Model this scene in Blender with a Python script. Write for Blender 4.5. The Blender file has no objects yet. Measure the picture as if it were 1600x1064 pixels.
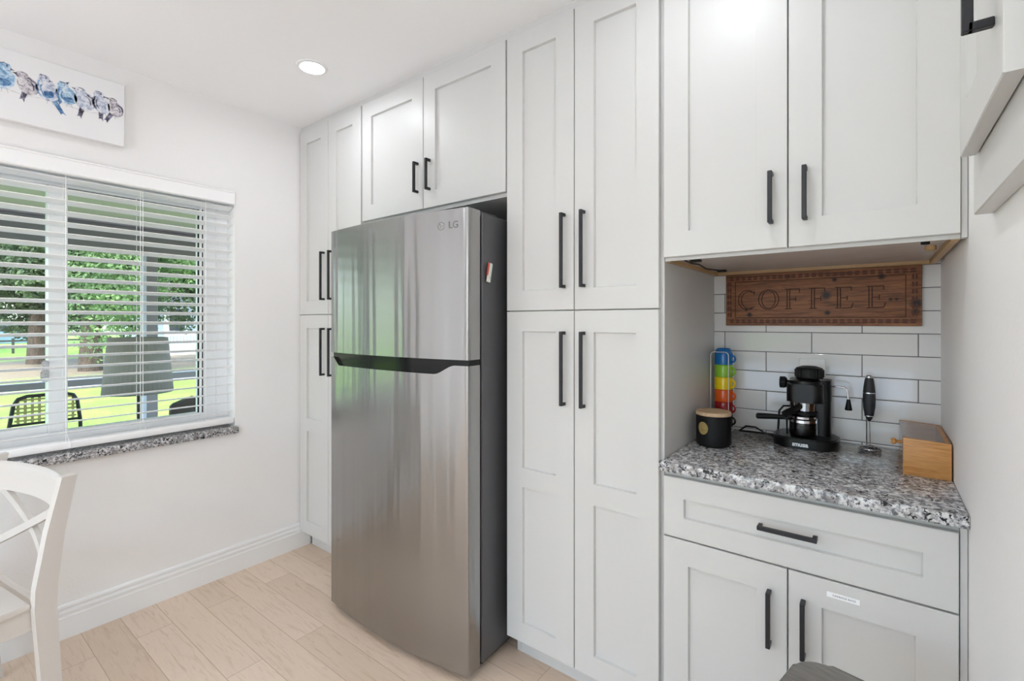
import bpy, bmesh, math, random
from mathutils import Vector, Matrix
R = math.radians
random.seed(7)
SC = bpy.context.scene
COL = SC.collection

# ------------------------------------------------------------------ camera
cd = bpy.data.cameras.new('camera')
cam = bpy.data.objects.new('camera', cd); COL.objects.link(cam)
cam.location = (0, 0, 1.312)
cam.rotation_euler = (R(90), 0, R(37.4))
cd.sensor_width = 36.0
cd.lens = 746 / 1600 * 36.0
cd.shift_y = -29 / 1600
cd.clip_start = 0.01
SC.camera = cam

# ------------------------------------------------------------------ world, sun, exposure
w = bpy.data.worlds.new('sky'); SC.world = w; w.use_nodes = True
nt = w.node_tree; nt.nodes.clear()
sky = nt.nodes.new('ShaderNodeTexSky'); sky.sky_type = 'NISHITA'; sky.sun_disc = False
sky.sun_elevation = R(55); sky.sun_rotation = R(120); sky.altitude = 0; sky.air_density = 1; sky.dust_density = 2.0
bg = nt.nodes.new('ShaderNodeBackground'); bg.inputs['Strength'].default_value = 0.75
wo = nt.nodes.new('ShaderNodeOutputWorld')
nt.links.new(sky.outputs['Color'], bg.inputs['Color']); nt.links.new(bg.outputs['Background'], wo.inputs['Surface'])
sd = bpy.data.lights.new('sun', 'SUN'); sd.energy = 2.0; sd.angle = R(1.0); sd.color = (1, .96, .88)
sun = bpy.data.objects.new('sun', sd); COL.objects.link(sun)
sun.rotation_euler = (R(38), R(8), R(60))     # high sun from the house side: porch and window stay in shade
LAMP = 96.0                                   # emission of each ceiling downlight lens
SC.view_settings.view_transform = 'Standard'
SC.view_settings.look = 'None'
SC.view_settings.gamma = 1.0
SC.view_settings.exposure = 0.40
SC.cycles.use_denoising = True
SC.cycles.max_bounces = 14
SC.cycles.diffuse_bounces = 9
SC.cycles.glossy_bounces = 5
SC.cycles.transparent_max_bounces = 16
SC.cycles.sample_clamp_indirect = 6.0

# ------------------------------------------------------------------ materials
def lin(c):
    return tuple(((v / 255) / 12.92 if v / 255 <= .04045 else ((v / 255 + .055) / 1.055) ** 2.4) for v in c) + (1.0,)

class NT:
    def __init__(s, name):
        s.m = bpy.data.materials.new(name); s.m.use_nodes = True
        s.t = s.m.node_tree; s.b = s.t.nodes['Principled BSDF']; s.out = s.t.nodes['Material Output']
    def n(s, typ, **kw):
        nd = s.t.nodes.new('ShaderNode' + typ)
        for k, v in kw.items():
            if k in nd.inputs: nd.inputs[k].default_value = v
            else: setattr(nd, k, v)
        return nd
    def l(s, a, b): s.t.links.new(a, b)
    def set(s, **kw):
        for k, v in kw.items(): s.b.inputs[k.replace('_', ' ')].default_value = v
        return s
    def coords(s, scale=(1, 1, 1), loc=(0, 0, 0), rot=(0, 0, 0)):
        tc = s.n('TexCoord'); mp = s.n('Mapping')
        mp.inputs['Scale'].default_value = scale; mp.inputs['Location'].default_value = loc; mp.inputs['Rotation'].default_value = rot
        s.l(tc.outputs['Object'], mp.inputs['Vector']); return mp.outputs['Vector']
    def noise(s, vec, scale, detail=4, rough=.5, dist=0):
        n = s.n('TexNoise', Scale=scale, Detail=detail, Roughness=rough, Distortion=dist); s.l(vec, n.inputs['Vector']); return n.outputs['Fac']
    def ramp(s, fac, stops, interp='LINEAR'):
        r = s.n('ValToRGB'); r.color_ramp.interpolation = interp
        e = r.color_ramp.elements
        while len(e) < len(stops): e.new(.5)
        for el, (p, c) in zip(e, stops): el.position = p; el.color = c if len(c) == 4 else lin(c)
        s.l(fac, r.inputs['Fac']); return r.outputs['Color']
    def mix(s, fac, a, b, mode='MIX'):
        m = s.n('Mix', data_type='RGBA', blend_type=mode)
        for sock, v in ((m.inputs[0], fac), (m.inputs[6], a), (m.inputs[7], b)):
            if hasattr(v, 'is_output'): s.l(v, sock)
            else: sock.default_value = v
        return m.outputs[2]
    def bump(s, h, strength=.2, dist=.002):
        b = s.n('Bump', Strength=strength, Distance=dist); s.l(h, b.inputs['Height']); s.l(b.outputs['Normal'], s.b.inputs['Normal'])

def mat(name, c, rough=.5, metal=0.0, **kw):
    s = NT(name); s.set(Base_Color=lin(c), Roughness=rough, Metallic=metal, **kw)
    return s.m

M = {}
def wallpaint(name, c, amt=.25):
    s = NT(name); s.set(Base_Color=lin(c), Roughness=.62)
    v = s.coords(); s.bump(s.noise(v, 90, 3, .55), amt, .002); return s.m
M['wall'] = wallpaint('painted orange peel wall', (243, 242, 241))
M['ceiling'] = wallpaint('painted ceiling', (250, 250, 250), .1)
M['cab'] = mat('white cabinet lacquer', (209, 208, 205), .4)
M['trimwhite'] = mat('white trim paint', (240, 240, 239), .38)
M['black'] = mat('matt black handle', (24, 25, 30), .38)
M['blind'] = mat('white blind slats', (250, 250, 250), .4)
M['vinyl'] = mat('white vinyl', (248, 248, 250), .35)
M['gasket'] = mat('black rubber gasket', (18, 18, 20), .5)
M['plastic'] = mat('black appliance plastic', (7, 7, 9), .3, Specular_IOR_Level=.35)
M['plasticmatt'] = mat('black rubberised plastic', (8, 8, 9), .5, Specular_IOR_Level=.3)
M['chrome'] = mat('chrome', (205, 205, 208), .12, 1.0)
M['fridgeside'] = mat('dark grey textured fridge case', (92, 92, 95), .42, .25)
M['canvaswhite'] = mat('white canvas', (240, 240, 241), .7)
M['white'] = mat('white paper', (246, 246, 246), .6)
M['chairwhite'] = mat('white painted wood', (212, 207, 201), .4)
M['jar'] = mat('matt black jar', (9, 9, 11), .5, Specular_IOR_Level=.3)
M['grip'] = mat('dark grey rubber grip', (44, 44, 48), .55)
M['recess'] = mat('gloss black recess', (4, 4, 5), .12, Specular_IOR_Level=.3)
M['goldlabel'] = mat('gold foil label', (196, 172, 112), .38, .55)
M['wire'] = mat('bright rack wire', (228, 228, 228), .3, .6)
M['golddark'] = mat('engraved gold lines', (140, 112, 60), .45, .5)
M['maple'] = mat('maple rail', (190, 156, 112), .5)
M['greyprint'] = mat('grey printed ink', (110, 110, 110), .6)
M['logo'] = mat('brushed logo grey', (120, 118, 118), .35, .6)
M['inkwhite'] = mat('white printed lettering', (235, 240, 245), .5)

def emit(name, c, strength):
    s = NT(name); s.set(Base_Color=lin(c), Emission_Color=lin(c), Emission_Strength=strength); return s.m
M['lamp'] = emit('lit lamp lens', (243, 247, 253), LAMP)

def glass(name, tint=(255, 255, 255), ior=1.45, rough=0.0):       # thin pane: clear with a Fresnel reflection
    s = NT(name); s.t.nodes.remove(s.b)
    tr = s.n('BsdfTransparent', Color=lin(tint)); gl = s.n('BsdfGlossy', Roughness=rough)
    fr = s.n('Fresnel', IOR=ior); mx = s.n('MixShader')
    ge = s.n('NewGeometry'); fx = s.n('Math', operation='SUBTRACT'); fx.inputs[0].default_value = 1.0; s.l(ge.outputs['Backfacing'], fx.inputs[1])
    fm_ = s.n('Math', operation='MULTIPLY'); s.l(fr.outputs[0], fm_.inputs[0]); s.l(fx.outputs[0], fm_.inputs[1])
    s.l(fm_.outputs[0], mx.inputs[0]); s.l(tr.outputs[0], mx.inputs[1]); s.l(gl.outputs[0], mx.inputs[2])
    s.l(mx.outputs[0], s.out.inputs['Surface']); return s.m
M['glass'] = glass('window glass', (246, 250, 250), 1.35)
M['carafe'] = glass('carafe glass', (205, 203, 206), 1.5)
M['acrylic'] = glass('clear acrylic', (232, 227, 224), 2.1)

def steel(name):
    s = NT(name); s.set(Base_Color=lin((164, 163, 162)), Metallic=1.0, Roughness=.18, Anisotropic=.95, Anisotropic_Rotation=.25)
    tg = s.n('Tangent', direction_type='UV_MAP'); tg.uv_map = 'brush'
    s.l(tg.outputs[0], s.b.inputs['Tangent'])
    v = s.coords((8, 8, .4)); w1 = s.noise(v, 1.0, 2, .5)
    v2 = s.coords((1.2, 1.2, 260)); w2 = s.noise(v2, 3, 3, .6)
    add = s.n('Math', operation='MULTIPLY_ADD'); s.l(w2, add.inputs[0]); add.inputs[1].default_value = .004; s.l(w1, add.inputs[2])
    s.bump(add.outputs[0], .3, .03); return s.m
M['steel'] = steel('brushed stainless steel')

def granite():
    s = NT('speckled granite'); v = s.coords()
    a = s.noise(v, 92, 5, .6); b = s.noise(s.coords(loc=(3.1, 1.7, .4)), 82, 4, .6, .9); c = s.noise(s.coords(loc=(9, 4, 2)), 34, 3, .5)
    base = s.ramp(a, [(.40, (104, 104, 109)), (.49, (176, 176, 178)), (.58, (221, 220, 219))])
    base2 = s.mix(s.ramp(c, [(.5, (0, 0, 0)), (.66, (255, 255, 255))]), base, lin((150, 146, 144)))
    fleck = s.ramp(b, [(.405, (255, 255, 255)), (.435, (0, 0, 0))])
    col = s.mix(fleck, base2, lin((30, 31, 36)))
    s.l(col, s.b.inputs['Base Color']); s.set(Roughness=.14); return s.m
M['granite'] = granite()

def floorwood():
    s = NT('pale oak planks')
    tc = s.n('TexCoord'); sep = s.n('SeparateXYZ'); s.l(tc.outputs['Object'], sep.inputs[0])
    br = s.n('TexBrick', offset=.37, offset_frequency=2, squash=1.0)
    mp = s.coords(loc=(.45, -.1025, 0)); s.l(mp, br.inputs['Vector'])
    for k, val in dict(Scale=1.0, **{'Mortar Size': .0011, 'Mortar Smooth': .2, 'Bias': 0.0, 'Brick Width': 1.45, 'Row Height': .1308}).items(): br.inputs[k].default_value = val
    br.inputs['Color1'].default_value = (0, 0, 0, 1); br.inputs['Color2'].default_value = (1, 1, 1, 1); br.inputs['Mortar'].default_value = (.5, .5, .5, 1)
    tone = s.ramp(br.outputs['Color'], [(0, (214, 192, 170)), (.5, (222, 201, 180)), (1, (228, 208, 188))])
    # grain that changes from plank to plank
    off = s.n('Vectormath' if False else 'VectorMath', operation='MULTIPLY_ADD')
    s.l(br.outputs['Color'], off.inputs[0]); off.inputs[1].default_value = (3, 11, 7); s.l(tc.outputs['Object'], off.inputs[2])
    mp2 = s.n('Mapping'); mp2.inputs['Scale'].default_value = (1.6, 17, 1); s.l(off.outputs[0], mp2.inputs['Vector'])
    g = s.noise(mp2.outputs[0], 3.2, 6, .62, 1.4)
    grain = s.ramp(g, [(.3, (228, 219, 210)), (.5, (255, 255, 255)), (.75, (246, 243, 240))])
    col = s.mix(.75, tone, grain, 'MULTIPLY')
    col = s.mix(br.outputs['Fac'], col, lin((172, 148, 126)))
    s.l(col, s.b.inputs['Base Color']); s.set(Roughness=.42)
    return s.m
M['floor'] = floorwood()

def tiles():
    s = NT('white subway tile, dark grout')
    tc = s.n('TexCoord'); sep = s.n('SeparateXYZ'); s.l(tc.outputs['Object'], sep.inputs[0])
    cmb = s.n('CombineXYZ')
    for i, (ax, o) in enumerate((('X', -.108 + 10 * .2985), ('Z', -1.197 + 21 * .0757))):
        m = s.n('Math', operation='ADD'); s.l(sep.outputs[ax], m.inputs[0]); m.inputs[1].default_value = o; s.l(m.outputs[0], cmb.inputs[i])
    br = s.n('TexBrick', offset=.5, offset_frequency=2); s.l(cmb.outputs[0], br.inputs['Vector'])
    for k, val in {'Scale': 1.0, 'Mortar Size': .0014, 'Mortar Smooth': .1, 'Bias': 0.0, 'Brick Width': .2985, 'Row Height': .0757}.items(): br.inputs[k].default_value = val
    br.inputs['Color1'].default_value = lin((226, 225, 224)); br.inputs['Color2'].default_value = lin((222, 221, 220)); br.inputs['Mortar'].default_value = lin((86, 86, 90))
    s.l(br.outputs['Color'], s.b.inputs['Base Color'])
    r = s.n('MapRange'); r.inputs[3].default_value = .06; r.inputs[4].default_value = .7; s.l(br.outputs['Fac'], r.inputs[0]); s.l(r.outputs[0], s.b.inputs['Roughness'])
    br2 = s.n('TexBrick', offset=.5, offset_frequency=2); s.l(cmb.outputs[0], br2.inputs['Vector'])
    for k, val in {'Scale': 1.0, 'Mortar Size': .004, 'Mortar Smooth': 1.0, 'Brick Width': .2985, 'Row Height': .0757}.items(): br2.inputs[k].default_value = val
    inv = s.n('Math', operation='SUBTRACT'); inv.inputs[0].default_value = 1; s.l(br2.outputs['Fac'], inv.inputs[1])
    s.bump(inv.outputs[0], .5, .0015); return s.m
M['tile'] = tiles()

def wood(name, dark, mid, light, scale=(1, 1, 1), nscale=6, rough=.5, knots=(), bump=.15):
    s = NT(name); v = s.coords(scale)
    g = s.noise(v, nscale, 6, .62, 1.2); h = s.noise(v, nscale * 5, 3, .5)
    mx = s.n('Math', operation='MULTIPLY_ADD'); s.l(h, mx.inputs[0]); mx.inputs[1].default_value = .25; s.l(g, mx.inputs[2])
    col = s.ramp(mx.outputs[0], [(.42, dark), (.6, mid), (.8, light)])
    tc = s.n('TexCoord')
    for (p, rad) in knots:
        d = s.n('VectorMath', operation='DISTANCE'); s.l(tc.outputs['Object'], d.inputs[0]); d.inputs[1].default_value = p
        k = s.n('MapRange'); k.inputs[1].default_value = rad * .35; k.inputs[2].default_value = rad; k.inputs[3].default_value = 1; k.inputs[4].default_value = 0
        s.l(d.outputs['Value'], k.inputs[0]); col = s.mix(k.outputs[0], col, lin((38, 20, 14)))
    s.l(col, s.b.inputs['Base Color']); s.set(Roughness=rough)
    if bump: s.bump(g, bump, .002)
    return s.m
M['bamboo'] = wood('honey bamboo', (168, 112, 58), (194, 138, 78), (206, 152, 92), (2, 2, 26), 5, .42, bump=0)
M['lidwood'] = wood('light wood lid', (176, 142, 108), (198, 168, 134), (212, 186, 154), (3, 30, 3), 5, .5, bump=0)
M['stoolwood'] = wood('grey washed wood', (92, 88, 83), (112, 108, 103), (128, 124, 118), (3, 26, 3), 3, .35, bump=.05)
M['underside'] = wood('pale cabinet underside', (176, 160, 146), (190, 178, 168), (200, 190, 182), (2, 14, 2), 4, .4, bump=0)
M['bark'] = wood('bark', (58, 48, 40), (84, 72, 60), (112, 98, 84), (4, 4, 1), 5, .9)

def leafmat(name, a, b, c):
    s = NT(name); v = s.coords()
    col = s.ramp(s.noise(v, 1.4, 4, .6), [(.35, a), (.52, b), (.68, c)])
    s.l(col, s.b.inputs['Base Color']); s.set(Roughness=.6)
    s.b.inputs['Transmission Weight'].default_value = 0
    tl = s.n('BsdfTranslucent'); s.l(col, tl.inputs['Color']); mx = s.n('MixShader', Fac=.35)
    s.l(s.b.outputs[0], mx.inputs[1]); s.l(tl.outputs[0], mx.inputs[2]); s.l(mx.outputs[0], s.out.inputs['Surface'])
    return s.m
M['leafdark'] = leafmat('evergreen leaves', (60, 76, 54), (92, 112, 78), (140, 160, 112))
M['leaflight'] = leafmat('light green leaves', (76, 100, 62), (112, 138, 88), (160, 182, 126))

def ground():
    s = NT('lawn, shaded dirt and path'); tc = s.n('TexCoord'); sep = s.n('SeparateXYZ'); s.l(tc.outputs['Object'], sep.inputs[0])
    v = s.coords(); n1 = s.noise(v, .9, 5, .6); n2 = s.noise(v, 14, 4, .7)
    gr = s.mix(.45, s.ramp(n1, [(.35, (116, 164, 56)), (.65, (160, 198, 80))]), s.ramp(n2, [(.3, (96, 140, 48)), (.7, (172, 204, 98))]))
    turf = s.ramp(n2, [(.3, (126, 112, 92)), (.7, (170, 154, 126))])
    nx = s.n('Math', operation='MULTIPLY_ADD'); s.l(n1, nx.inputs[0]); nx.inputs[1].default_value = 1.6; s.l(sep.outputs['X'], nx.inputs[2])
    neg = s.n('Math', operation='MULTIPLY'); s.l(nx.outputs[0], neg.inputs[0]); neg.inputs[1].default_value = -1
    def band(lo, hi, soft):
        a = s.n('MapRange'); s.l(neg.outputs[0], a.inputs[0]); a.inputs[1].default_value = lo; a.inputs[2].default_value = lo + soft
        b = s.n('MapRange'); s.l(neg.outputs[0], b.inputs[0]); b.inputs[1].default_value = hi; b.inputs[2].default_value = hi + soft
        m = s.n('Math', operation='SUBTRACT'); s.l(a.outputs[0], m.inputs[0]); s.l(b.outputs[0], m.inputs[1]); return m.outputs[0]
    col = s.mix(band(18.5, 28, .8), gr, turf)  # brownish band puts the tree shade on the lawn into the colour
    col = s.mix(band(15.2, 17.6, .25), col, lin((176, 174, 170)))
    s.l(col, s.b.inputs['Base Color']); s.set(Roughness=.9); return s.m
M['lawn'] = ground()
M['porchgrey'] = mat('grey porch paint', (142, 138, 137), .5)
M['porchlit'] = mat('pale lit edge and bounce slab', (214, 222, 230), .5)  # pale tone for the post's painted lit side and the added bounce slab
M['porchceil'] = mat('pale green porch boards', (214, 192, 194), .6)
M['porchjoint'] = mat('dark board joint', (60, 64, 60), .7)
M['porchfloor'] = mat('porch slab', (150, 148, 142), .7)
M['darkmetal'] = mat('dark brown metal', (52, 46, 42), .45)
M['webbing'] = mat('woven tan webbing', (196, 186, 120), .6)
M['shade'] = mat('pleated grey shade', (160, 153, 143), .8)
M['wicker'] = mat('dark wicker', (74, 64, 54), .7)
M['housewall'] = mat('pale blue siding', (196, 208, 222), .6)
M['housetrim'] = mat('white house trim', (238, 242, 246), .5)
M['darkglass'] = mat('dark window', (62, 72, 78), .15)
M['roof'] = mat('grey shingle roof', (120, 116, 112), .8)
M['carblue'] = mat('pale blue car paint', (150, 176, 206), .25)
M['tyre'] = mat('tyre', (28, 28, 30), .8)
M['fence'] = mat('dark rail fence', (60, 58, 56), .7)

# ------------------------------------------------------------------ mesh helpers
def box(bm, x0, x1, y0, y1, z0, z1, bev=0.0, mi=0, seg=1):
    vs = [bm.verts.new((x, y, z)) for x in (x0, x1) for y in (y0, y1) for z in (z0, z1)]
    fs = [bm.faces.new([vs[i] for i in q]) for q in ((0, 1, 3, 2), (4, 6, 7, 5), (0, 4, 5, 1), (2, 3, 7, 6), (0, 2, 6, 4), (1, 5, 7, 3))]
    for f in fs: f.material_index = mi
    if bev > 0:
        es = list({e for f in fs for e in f.edges})
        r = bmesh.ops.bevel(bm, geom=es, offset=bev, segments=seg, profile=.5, affect='EDGES')
        for f in r['faces']: f.material_index = mi
    return fs

def hull8(bm, pts, mi=0):          # box from 8 corners in box() order
    vs = [bm.verts.new(p) for p in pts]
    for q in ((0, 1, 3, 2), (4, 6, 7, 5), (0, 4, 5, 1), (2, 3, 7, 6), (0, 2, 6, 4), (1, 5, 7, 3)):
        bm.faces.new([vs[i] for i in q]).material_index = mi

def prism(bm, pts, a0, a1, axis='z', mi=0, bev=0):
    def P(p, a): return {'z': (p[0], p[1], a), 'y': (p[0], a, p[1]), 'x': (a, p[0], p[1])}[axis]
    A = [bm.verts.new(P(p, a0)) for p in pts]; B = [bm.verts.new(P(p, a1)) for p in pts]
    n = len(pts); fs = [bm.faces.new(A), bm.faces.new(B)]
    for i in range(n): fs.append(bm.faces.new((A[i], A[(i + 1) % n], B[(i + 1) % n], B[i])))
    for f in fs: f.material_index = mi
    if bev:
        es = list({e for f in fs[:2] for e in f.edges})
        for f in bmesh.ops.bevel(bm, geom=es, offset=bev, segments=2, profile=.5, affect='EDGES')['faces']: f.material_index = mi

def lathe(bm, prof, c=(0, 0, 0), seg=32, axis='z', mi=0, scale=(1, 1), ring=False):
    rings = []
    if ring: prof = list(prof) + [prof[0]]
    for (r, h) in prof:
        ring = []
        for i in range(seg if r > 1e-6 else 1):
            a = 2 * math.pi * i / seg; p, q = r * math.cos(a) * scale[0], r * math.sin(a) * scale[1]
            v = {'z': (p, q, h), 'y': (p, h, q), 'x': (h, p, q)}[axis]
            ring.append(bm.verts.new((c[0] + v[0], c[1] + v[1], c[2] + v[2])))
        rings.append(ring)
    for A, B in zip(rings, rings[1:]):
        for i in range(seg):
            j = (i + 1) % seg
            q = [A[i % len(A)], A[j % len(A)], B[j % len(B)], B[i % len(B)]]
            u = []
            for v in q:
                if v not in u: u.append(v)
            if len(u) > 2: bm.faces.new(u).material_index = mi
    for rg in (rings[0], rings[-1]):
        if len(rg) > 1 and not ring: bm.faces.new(rg).material_index = mi
    if ring: bmesh.ops.remove_doubles(bm, verts=rings[0] + rings[-1], dist=1e-7)

def tube(bm, pts, r, seg=10, closed=False, mi=0, sq=None):
    pts = [Vector(p) for p in pts]; n = len(pts); rings = []
    rs = r if isinstance(r, (list, tuple)) else [r] * n
    prev = None
    for i, p in enumerate(pts):
        a = pts[(i - 1) % n] if (closed or i > 0) else p; b = pts[(i + 1) % n] if (closed or i < n - 1) else p
        t = (b - a).normalized()
        if prev is None:
            up = Vector((0, 0, 1)) if abs(t.z) < .9 else Vector((1, 0, 0))
            nrm = (up - t * up.dot(t)).normalized()
        else: nrm = (prev - t * prev.dot(t)).normalized()
        prev = nrm; bi = t.cross(nrm)
        if sq: ring = [bm.verts.new(p + nrm * sq[0] * sx + bi * sq[1] * sy) for sx, sy in ((1, 1), (-1, 1), (-1, -1), (1, -1))]
        else: ring = [bm.verts.new(p + (nrm * math.cos(2 * math.pi * k / seg) + bi * math.sin(2 * math.pi * k / seg)) * rs[i]) for k in range(seg)]
        rings.append(ring)
    m = len(rings[0])
    for i in range(n if closed else n - 1):
        A, B = rings[i], rings[(i + 1) % n]
        for k in range(m): bm.faces.new((A[k], A[(k + 1) % m], B[(k + 1) % m], B[k])).material_index = mi
    if not closed:
        for ring in (rings[0], rings[-1]): bm.faces.new(ring).material_index = mi

def arc(c, r, a0, a1, n, plane='xz', k=0.0):
    out = []
    for i in range(n + 1):
        a = R(a0 + (a1 - a0) * i / n); p, q = c[0] + r * math.cos(a), c[1] + r * math.sin(a)
        out.append({'xz': (p, k, q), 'xy': (p, q, k), 'yz': (k, p, q)}[plane])
    return out

def BM(): return bmesh.new()
def root_matrix(o):
    while o.parent: o = o.parent
    return Matrix.Translation(o.location) @ Matrix.Rotation(o.rotation_euler.z, 4, 'Z')

def obj(name, bm, m, parent=None, world=True, flat=False, angle=35, uv=False, recalc=True):
    if parent is not None and world: bmesh.ops.transform(bm, matrix=root_matrix(parent).inverted(), verts=bm.verts[:])
    if recalc: bmesh.ops.recalc_face_normals(bm, faces=bm.faces[:])
    if uv:
        lay = bm.loops.layers.uv.new('brush')
        for f in bm.faces:
            for lp in f.loops: lp[lay].uv = (lp.vert.co.x + lp.vert.co.y * .5, lp.vert.co.z)
    me = bpy.data.meshes.new(name); bm.to_mesh(me); bm.free()
    if not flat:
        for p in me.polygons: p.use_smooth = True
        me.set_sharp_from_angle(angle=R(angle))
    for mm in (m if isinstance(m, (list, tuple)) else [m]): me.materials.append(M[mm] if isinstance(mm, str) else mm)
    o = bpy.data.objects.new(name, me); COL.objects.link(o)
    if parent is not None: o.parent = parent
    return o

def tag(o, label=None, cat=None, group=None, kind=None):
    if label: o['label'] = label
    if cat: o['category'] = cat
    if group: o['group'] = group
    if kind: o['kind'] = kind
    return o

def thing(name, label, cat, loc=(0, 0, 0), rotz=0.0, group=None, kind=None):
    o = bpy.data.objects.new(name, None); COL.objects.link(o); o.location = loc; o.rotation_euler = (0, 0, rotz)
    o.empty_display_size = .05
    return tag(o, label, cat, group, kind)

def struct(name, bm, m, flat=True, label=None, **kw):
    o = obj(name, bm, m, flat=flat, **kw); o['kind'] = 'structure'; o['category'] = name.split('_')[0]
    if label: o['label'] = label
    return o

def copy_thing(o, loc, rotz=None, label=None, group=None):
    c = o.copy(); COL.objects.link(c); c.location = loc
    if rotz is not None: c.rotation_euler = (0, 0, rotz)
    if label: c['label'] = label
    if group: c['group'] = group
    for ch in [x for x in bpy.data.objects if x.parent == o]:
        d = ch.copy(); COL.objects.link(d); d.parent = c
        for g in [x for x in bpy.data.objects if x.parent == ch]:
            e = g.copy(); COL.objects.link(e); e.parent = d
    return c

def text_bm(body, size, depth=.0004, spacing=1.0, bold=0.0):
    cu = bpy.data.curves.new('lettering', 'FONT'); cu.body = body; cu.size = size; cu.extrude = depth; cu.align_x = 'CENTER'; cu.align_y = 'CENTER'
    cu.space_character = spacing; cu.offset = bold
    o = bpy.data.objects.new('lettering', cu); COL.objects.link(o)
    dg = bpy.context.evaluated_depsgraph_get(); me = bpy.data.meshes.new_from_object(o.evaluated_get(dg))
    bpy.data.objects.remove(o); bpy.data.curves.remove(cu)
    bm = BM(); bm.from_mesh(me); bpy.data.meshes.remove(me); return bm

def place(bm, mtx): bmesh.ops.transform(bm, matrix=mtx, verts=bm.verts[:]); return bm
def merge(bm, other):
    me = bpy.data.meshes.new('tmp'); other.to_mesh(me); other.free(); bm.from_mesh(me); bpy.data.meshes.remove(me); return bm

# ------------------------------------------------------------------ room shell
XL, XR, YB, YF, ZC = -2.686, .163, 2.066, -3.2, 2.447
D = 1.463                                    # plane of the cabinet door fronts
XK = 2.4                                     # the room runs on past the short wall beside the camera
WY0, WY1, WZ0, WZ1 = -.23, 1.11, .765, 1.995 # window opening
b = BM(); box(b, XL - .2, XK + .1, YF - .1, YB + .12, -.08, 0); struct('floor', b, 'floor')
b = BM(); box(b, XL - .2, XK + .1, YF - .1, YB + .12, ZC, ZC + .1); struct('ceiling', b, 'ceiling')
b = BM()
box(b, XL - .2, XL, YF - .1, WY0, 0, ZC); box(b, XL - .2, XL, WY1, YB + .12, 0, ZC)
box(b, XL - .2, XL, WY0, WY1, 0, WZ0 - .035); box(b, XL - .2, XL, WY0, WY1, WZ1, ZC)
struct('wall_left', b, 'wall')
b = BM(); box(b, XL, XK + .1, YB, YB + .12, 0, ZC); struct('wall_back', b, 'wall')
b = BM(); box(b, XR, XR + .13, .5, YB, 0, ZC); struct('wall_right', b, 'wall')
b = BM(); box(b, XK, XK + .1, YF, YB, 0, ZC); struct('wall_kitchen', b, 'wall')
FX0, FX1, FZ0, FZ1 = -2.2, .9, .2, 2.15  # window behind the camera, inferred from tile reflections, enlarged for more daylight
b = BM()
box(b, XL, FX0, YF - .1, YF, 0, ZC); box(b, FX1, XK, YF - .1, YF, 0, ZC); box(b, FX0, FX1, YF - .1, YF, 0, FZ0); box(b, FX0, FX1, YF - .1, YF, FZ1, ZC)
struct('wall_front', b, 'wall')
w2 = thing('window_2', 'unseen window behind the viewer, enlarged into glazed doors for more daylight', 'window', ((FX0 + FX1) / 2, YF, FZ0), kind='structure')
b = BM()
for x in (FX0, (FX0 + FX1) / 2 - .03, FX1 - .06): box(b, x, x + .06, YF - .08, YF - .02, FZ0, FZ1)
for z in (FZ0, FZ1 - .06): box(b, FX0, FX1, YF - .08, YF - .02, z, z + .06)
obj('window_frame', b, 'vinyl', w2)
b = BM(); box(b, FX0 + .02, FX1 - .02, YF - .052, YF - .048, FZ0 + .02, FZ1 - .02); obj('glass_pane', b, 'glass', w2)

# tile backsplash in the coffee nook
b = BM(); box(b, -.53, XR, YB - .008, YB - .0005, .885, 1.52); struct('wall_tiles', b, 'tile', label='white subway tile backsplash with dark grout behind the coffee machine')

# baseboard with a stepped profile along the window wall
prof = [(0, 0), (.018, 0), (.018, .088), (.0135, .091), (.0135, .099), (.016, .102), (.016, .109), (.0105, .112), (.0085, .119), (.0125, .124), (.0115, .133), (.0055, .139), (0, .139)]
def baseboard(name, run):
    b = BM(); prism(b, [(XL + p, z) for p, z in prof], run[0], run[1], 'y'); return b
b = BM()
A = [(XL + p, z) for p, z in prof]
va = [b.verts.new((p, YF, z)) for p, z in A]; vb = [b.verts.new((p, 1.5245, z)) for p, z in A]
b.faces.new(va); b.faces.new(vb)
for i in range(len(A)): b.faces.new((va[i], va[(i + 1) % len(A)], vb[(i + 1) % len(A)], vb[i]))
struct('baseboard_left', b, 'trimwhite')
# filler strip between the cabinet tops and the ceiling
b = BM(); box(b, XL + .001, XR - .001, D + .012, D + .032, 2.4165, ZC, .0015); struct('trim_1', b, 'cab', label='white filler strip between cabinet tops and ceiling')

# ------------------------------------------------------------------ window
w1 = thing('window_1', 'white vinyl sliding window looking onto the porch', 'window', (XL - .12, (WY0 + WY1) / 2, WZ0), kind='structure')
b = BM()
fx0, fx1 = XL - .16, XL - .1
G0, G1, GZ0, GZ1 = -.12, .983, .842, 1.895
box(b, fx0, fx1, WY0, G0, WZ0, WZ1, .003); box(b, fx0, fx1, G1, WY1, WZ0, WZ1, .003)
box(b, fx0, fx1, G0, G1, WZ0, GZ0, .003); box(b, fx0, fx1, G0, G1, GZ1, WZ1, .003)
box(b, fx1, fx1 + .012, 1.055, WY1, WZ0, WZ1, .002); box(b, fx1, fx1 + .012, WY0, 1.055, WZ0, .80, .002)
box(b, fx0 - .0, fx1 + .004, .412, .474, GZ0, GZ1, .003)
obj('window_frame', b, 'vinyl', w1)
b = BM()
box(b, fx1 - .03, fx1 - .002, G0, .412, GZ0, GZ0 + .03, .003); box(b, fx1 - .03, fx1 - .002, G0, .412, GZ1 - .028, GZ1, .003); box(b, fx1 - .03, fx1 - .002, G0, G0 + .03, GZ0, GZ1, .003)
obj('sliding_sash', b, 'vinyl', w1)
b = BM()
box(b, fx1 - .016, fx1 - .012, .9765, .983, GZ0, GZ1); box(b, fx1, fx1 + .001, .992, .997, GZ0, GZ1)
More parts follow.
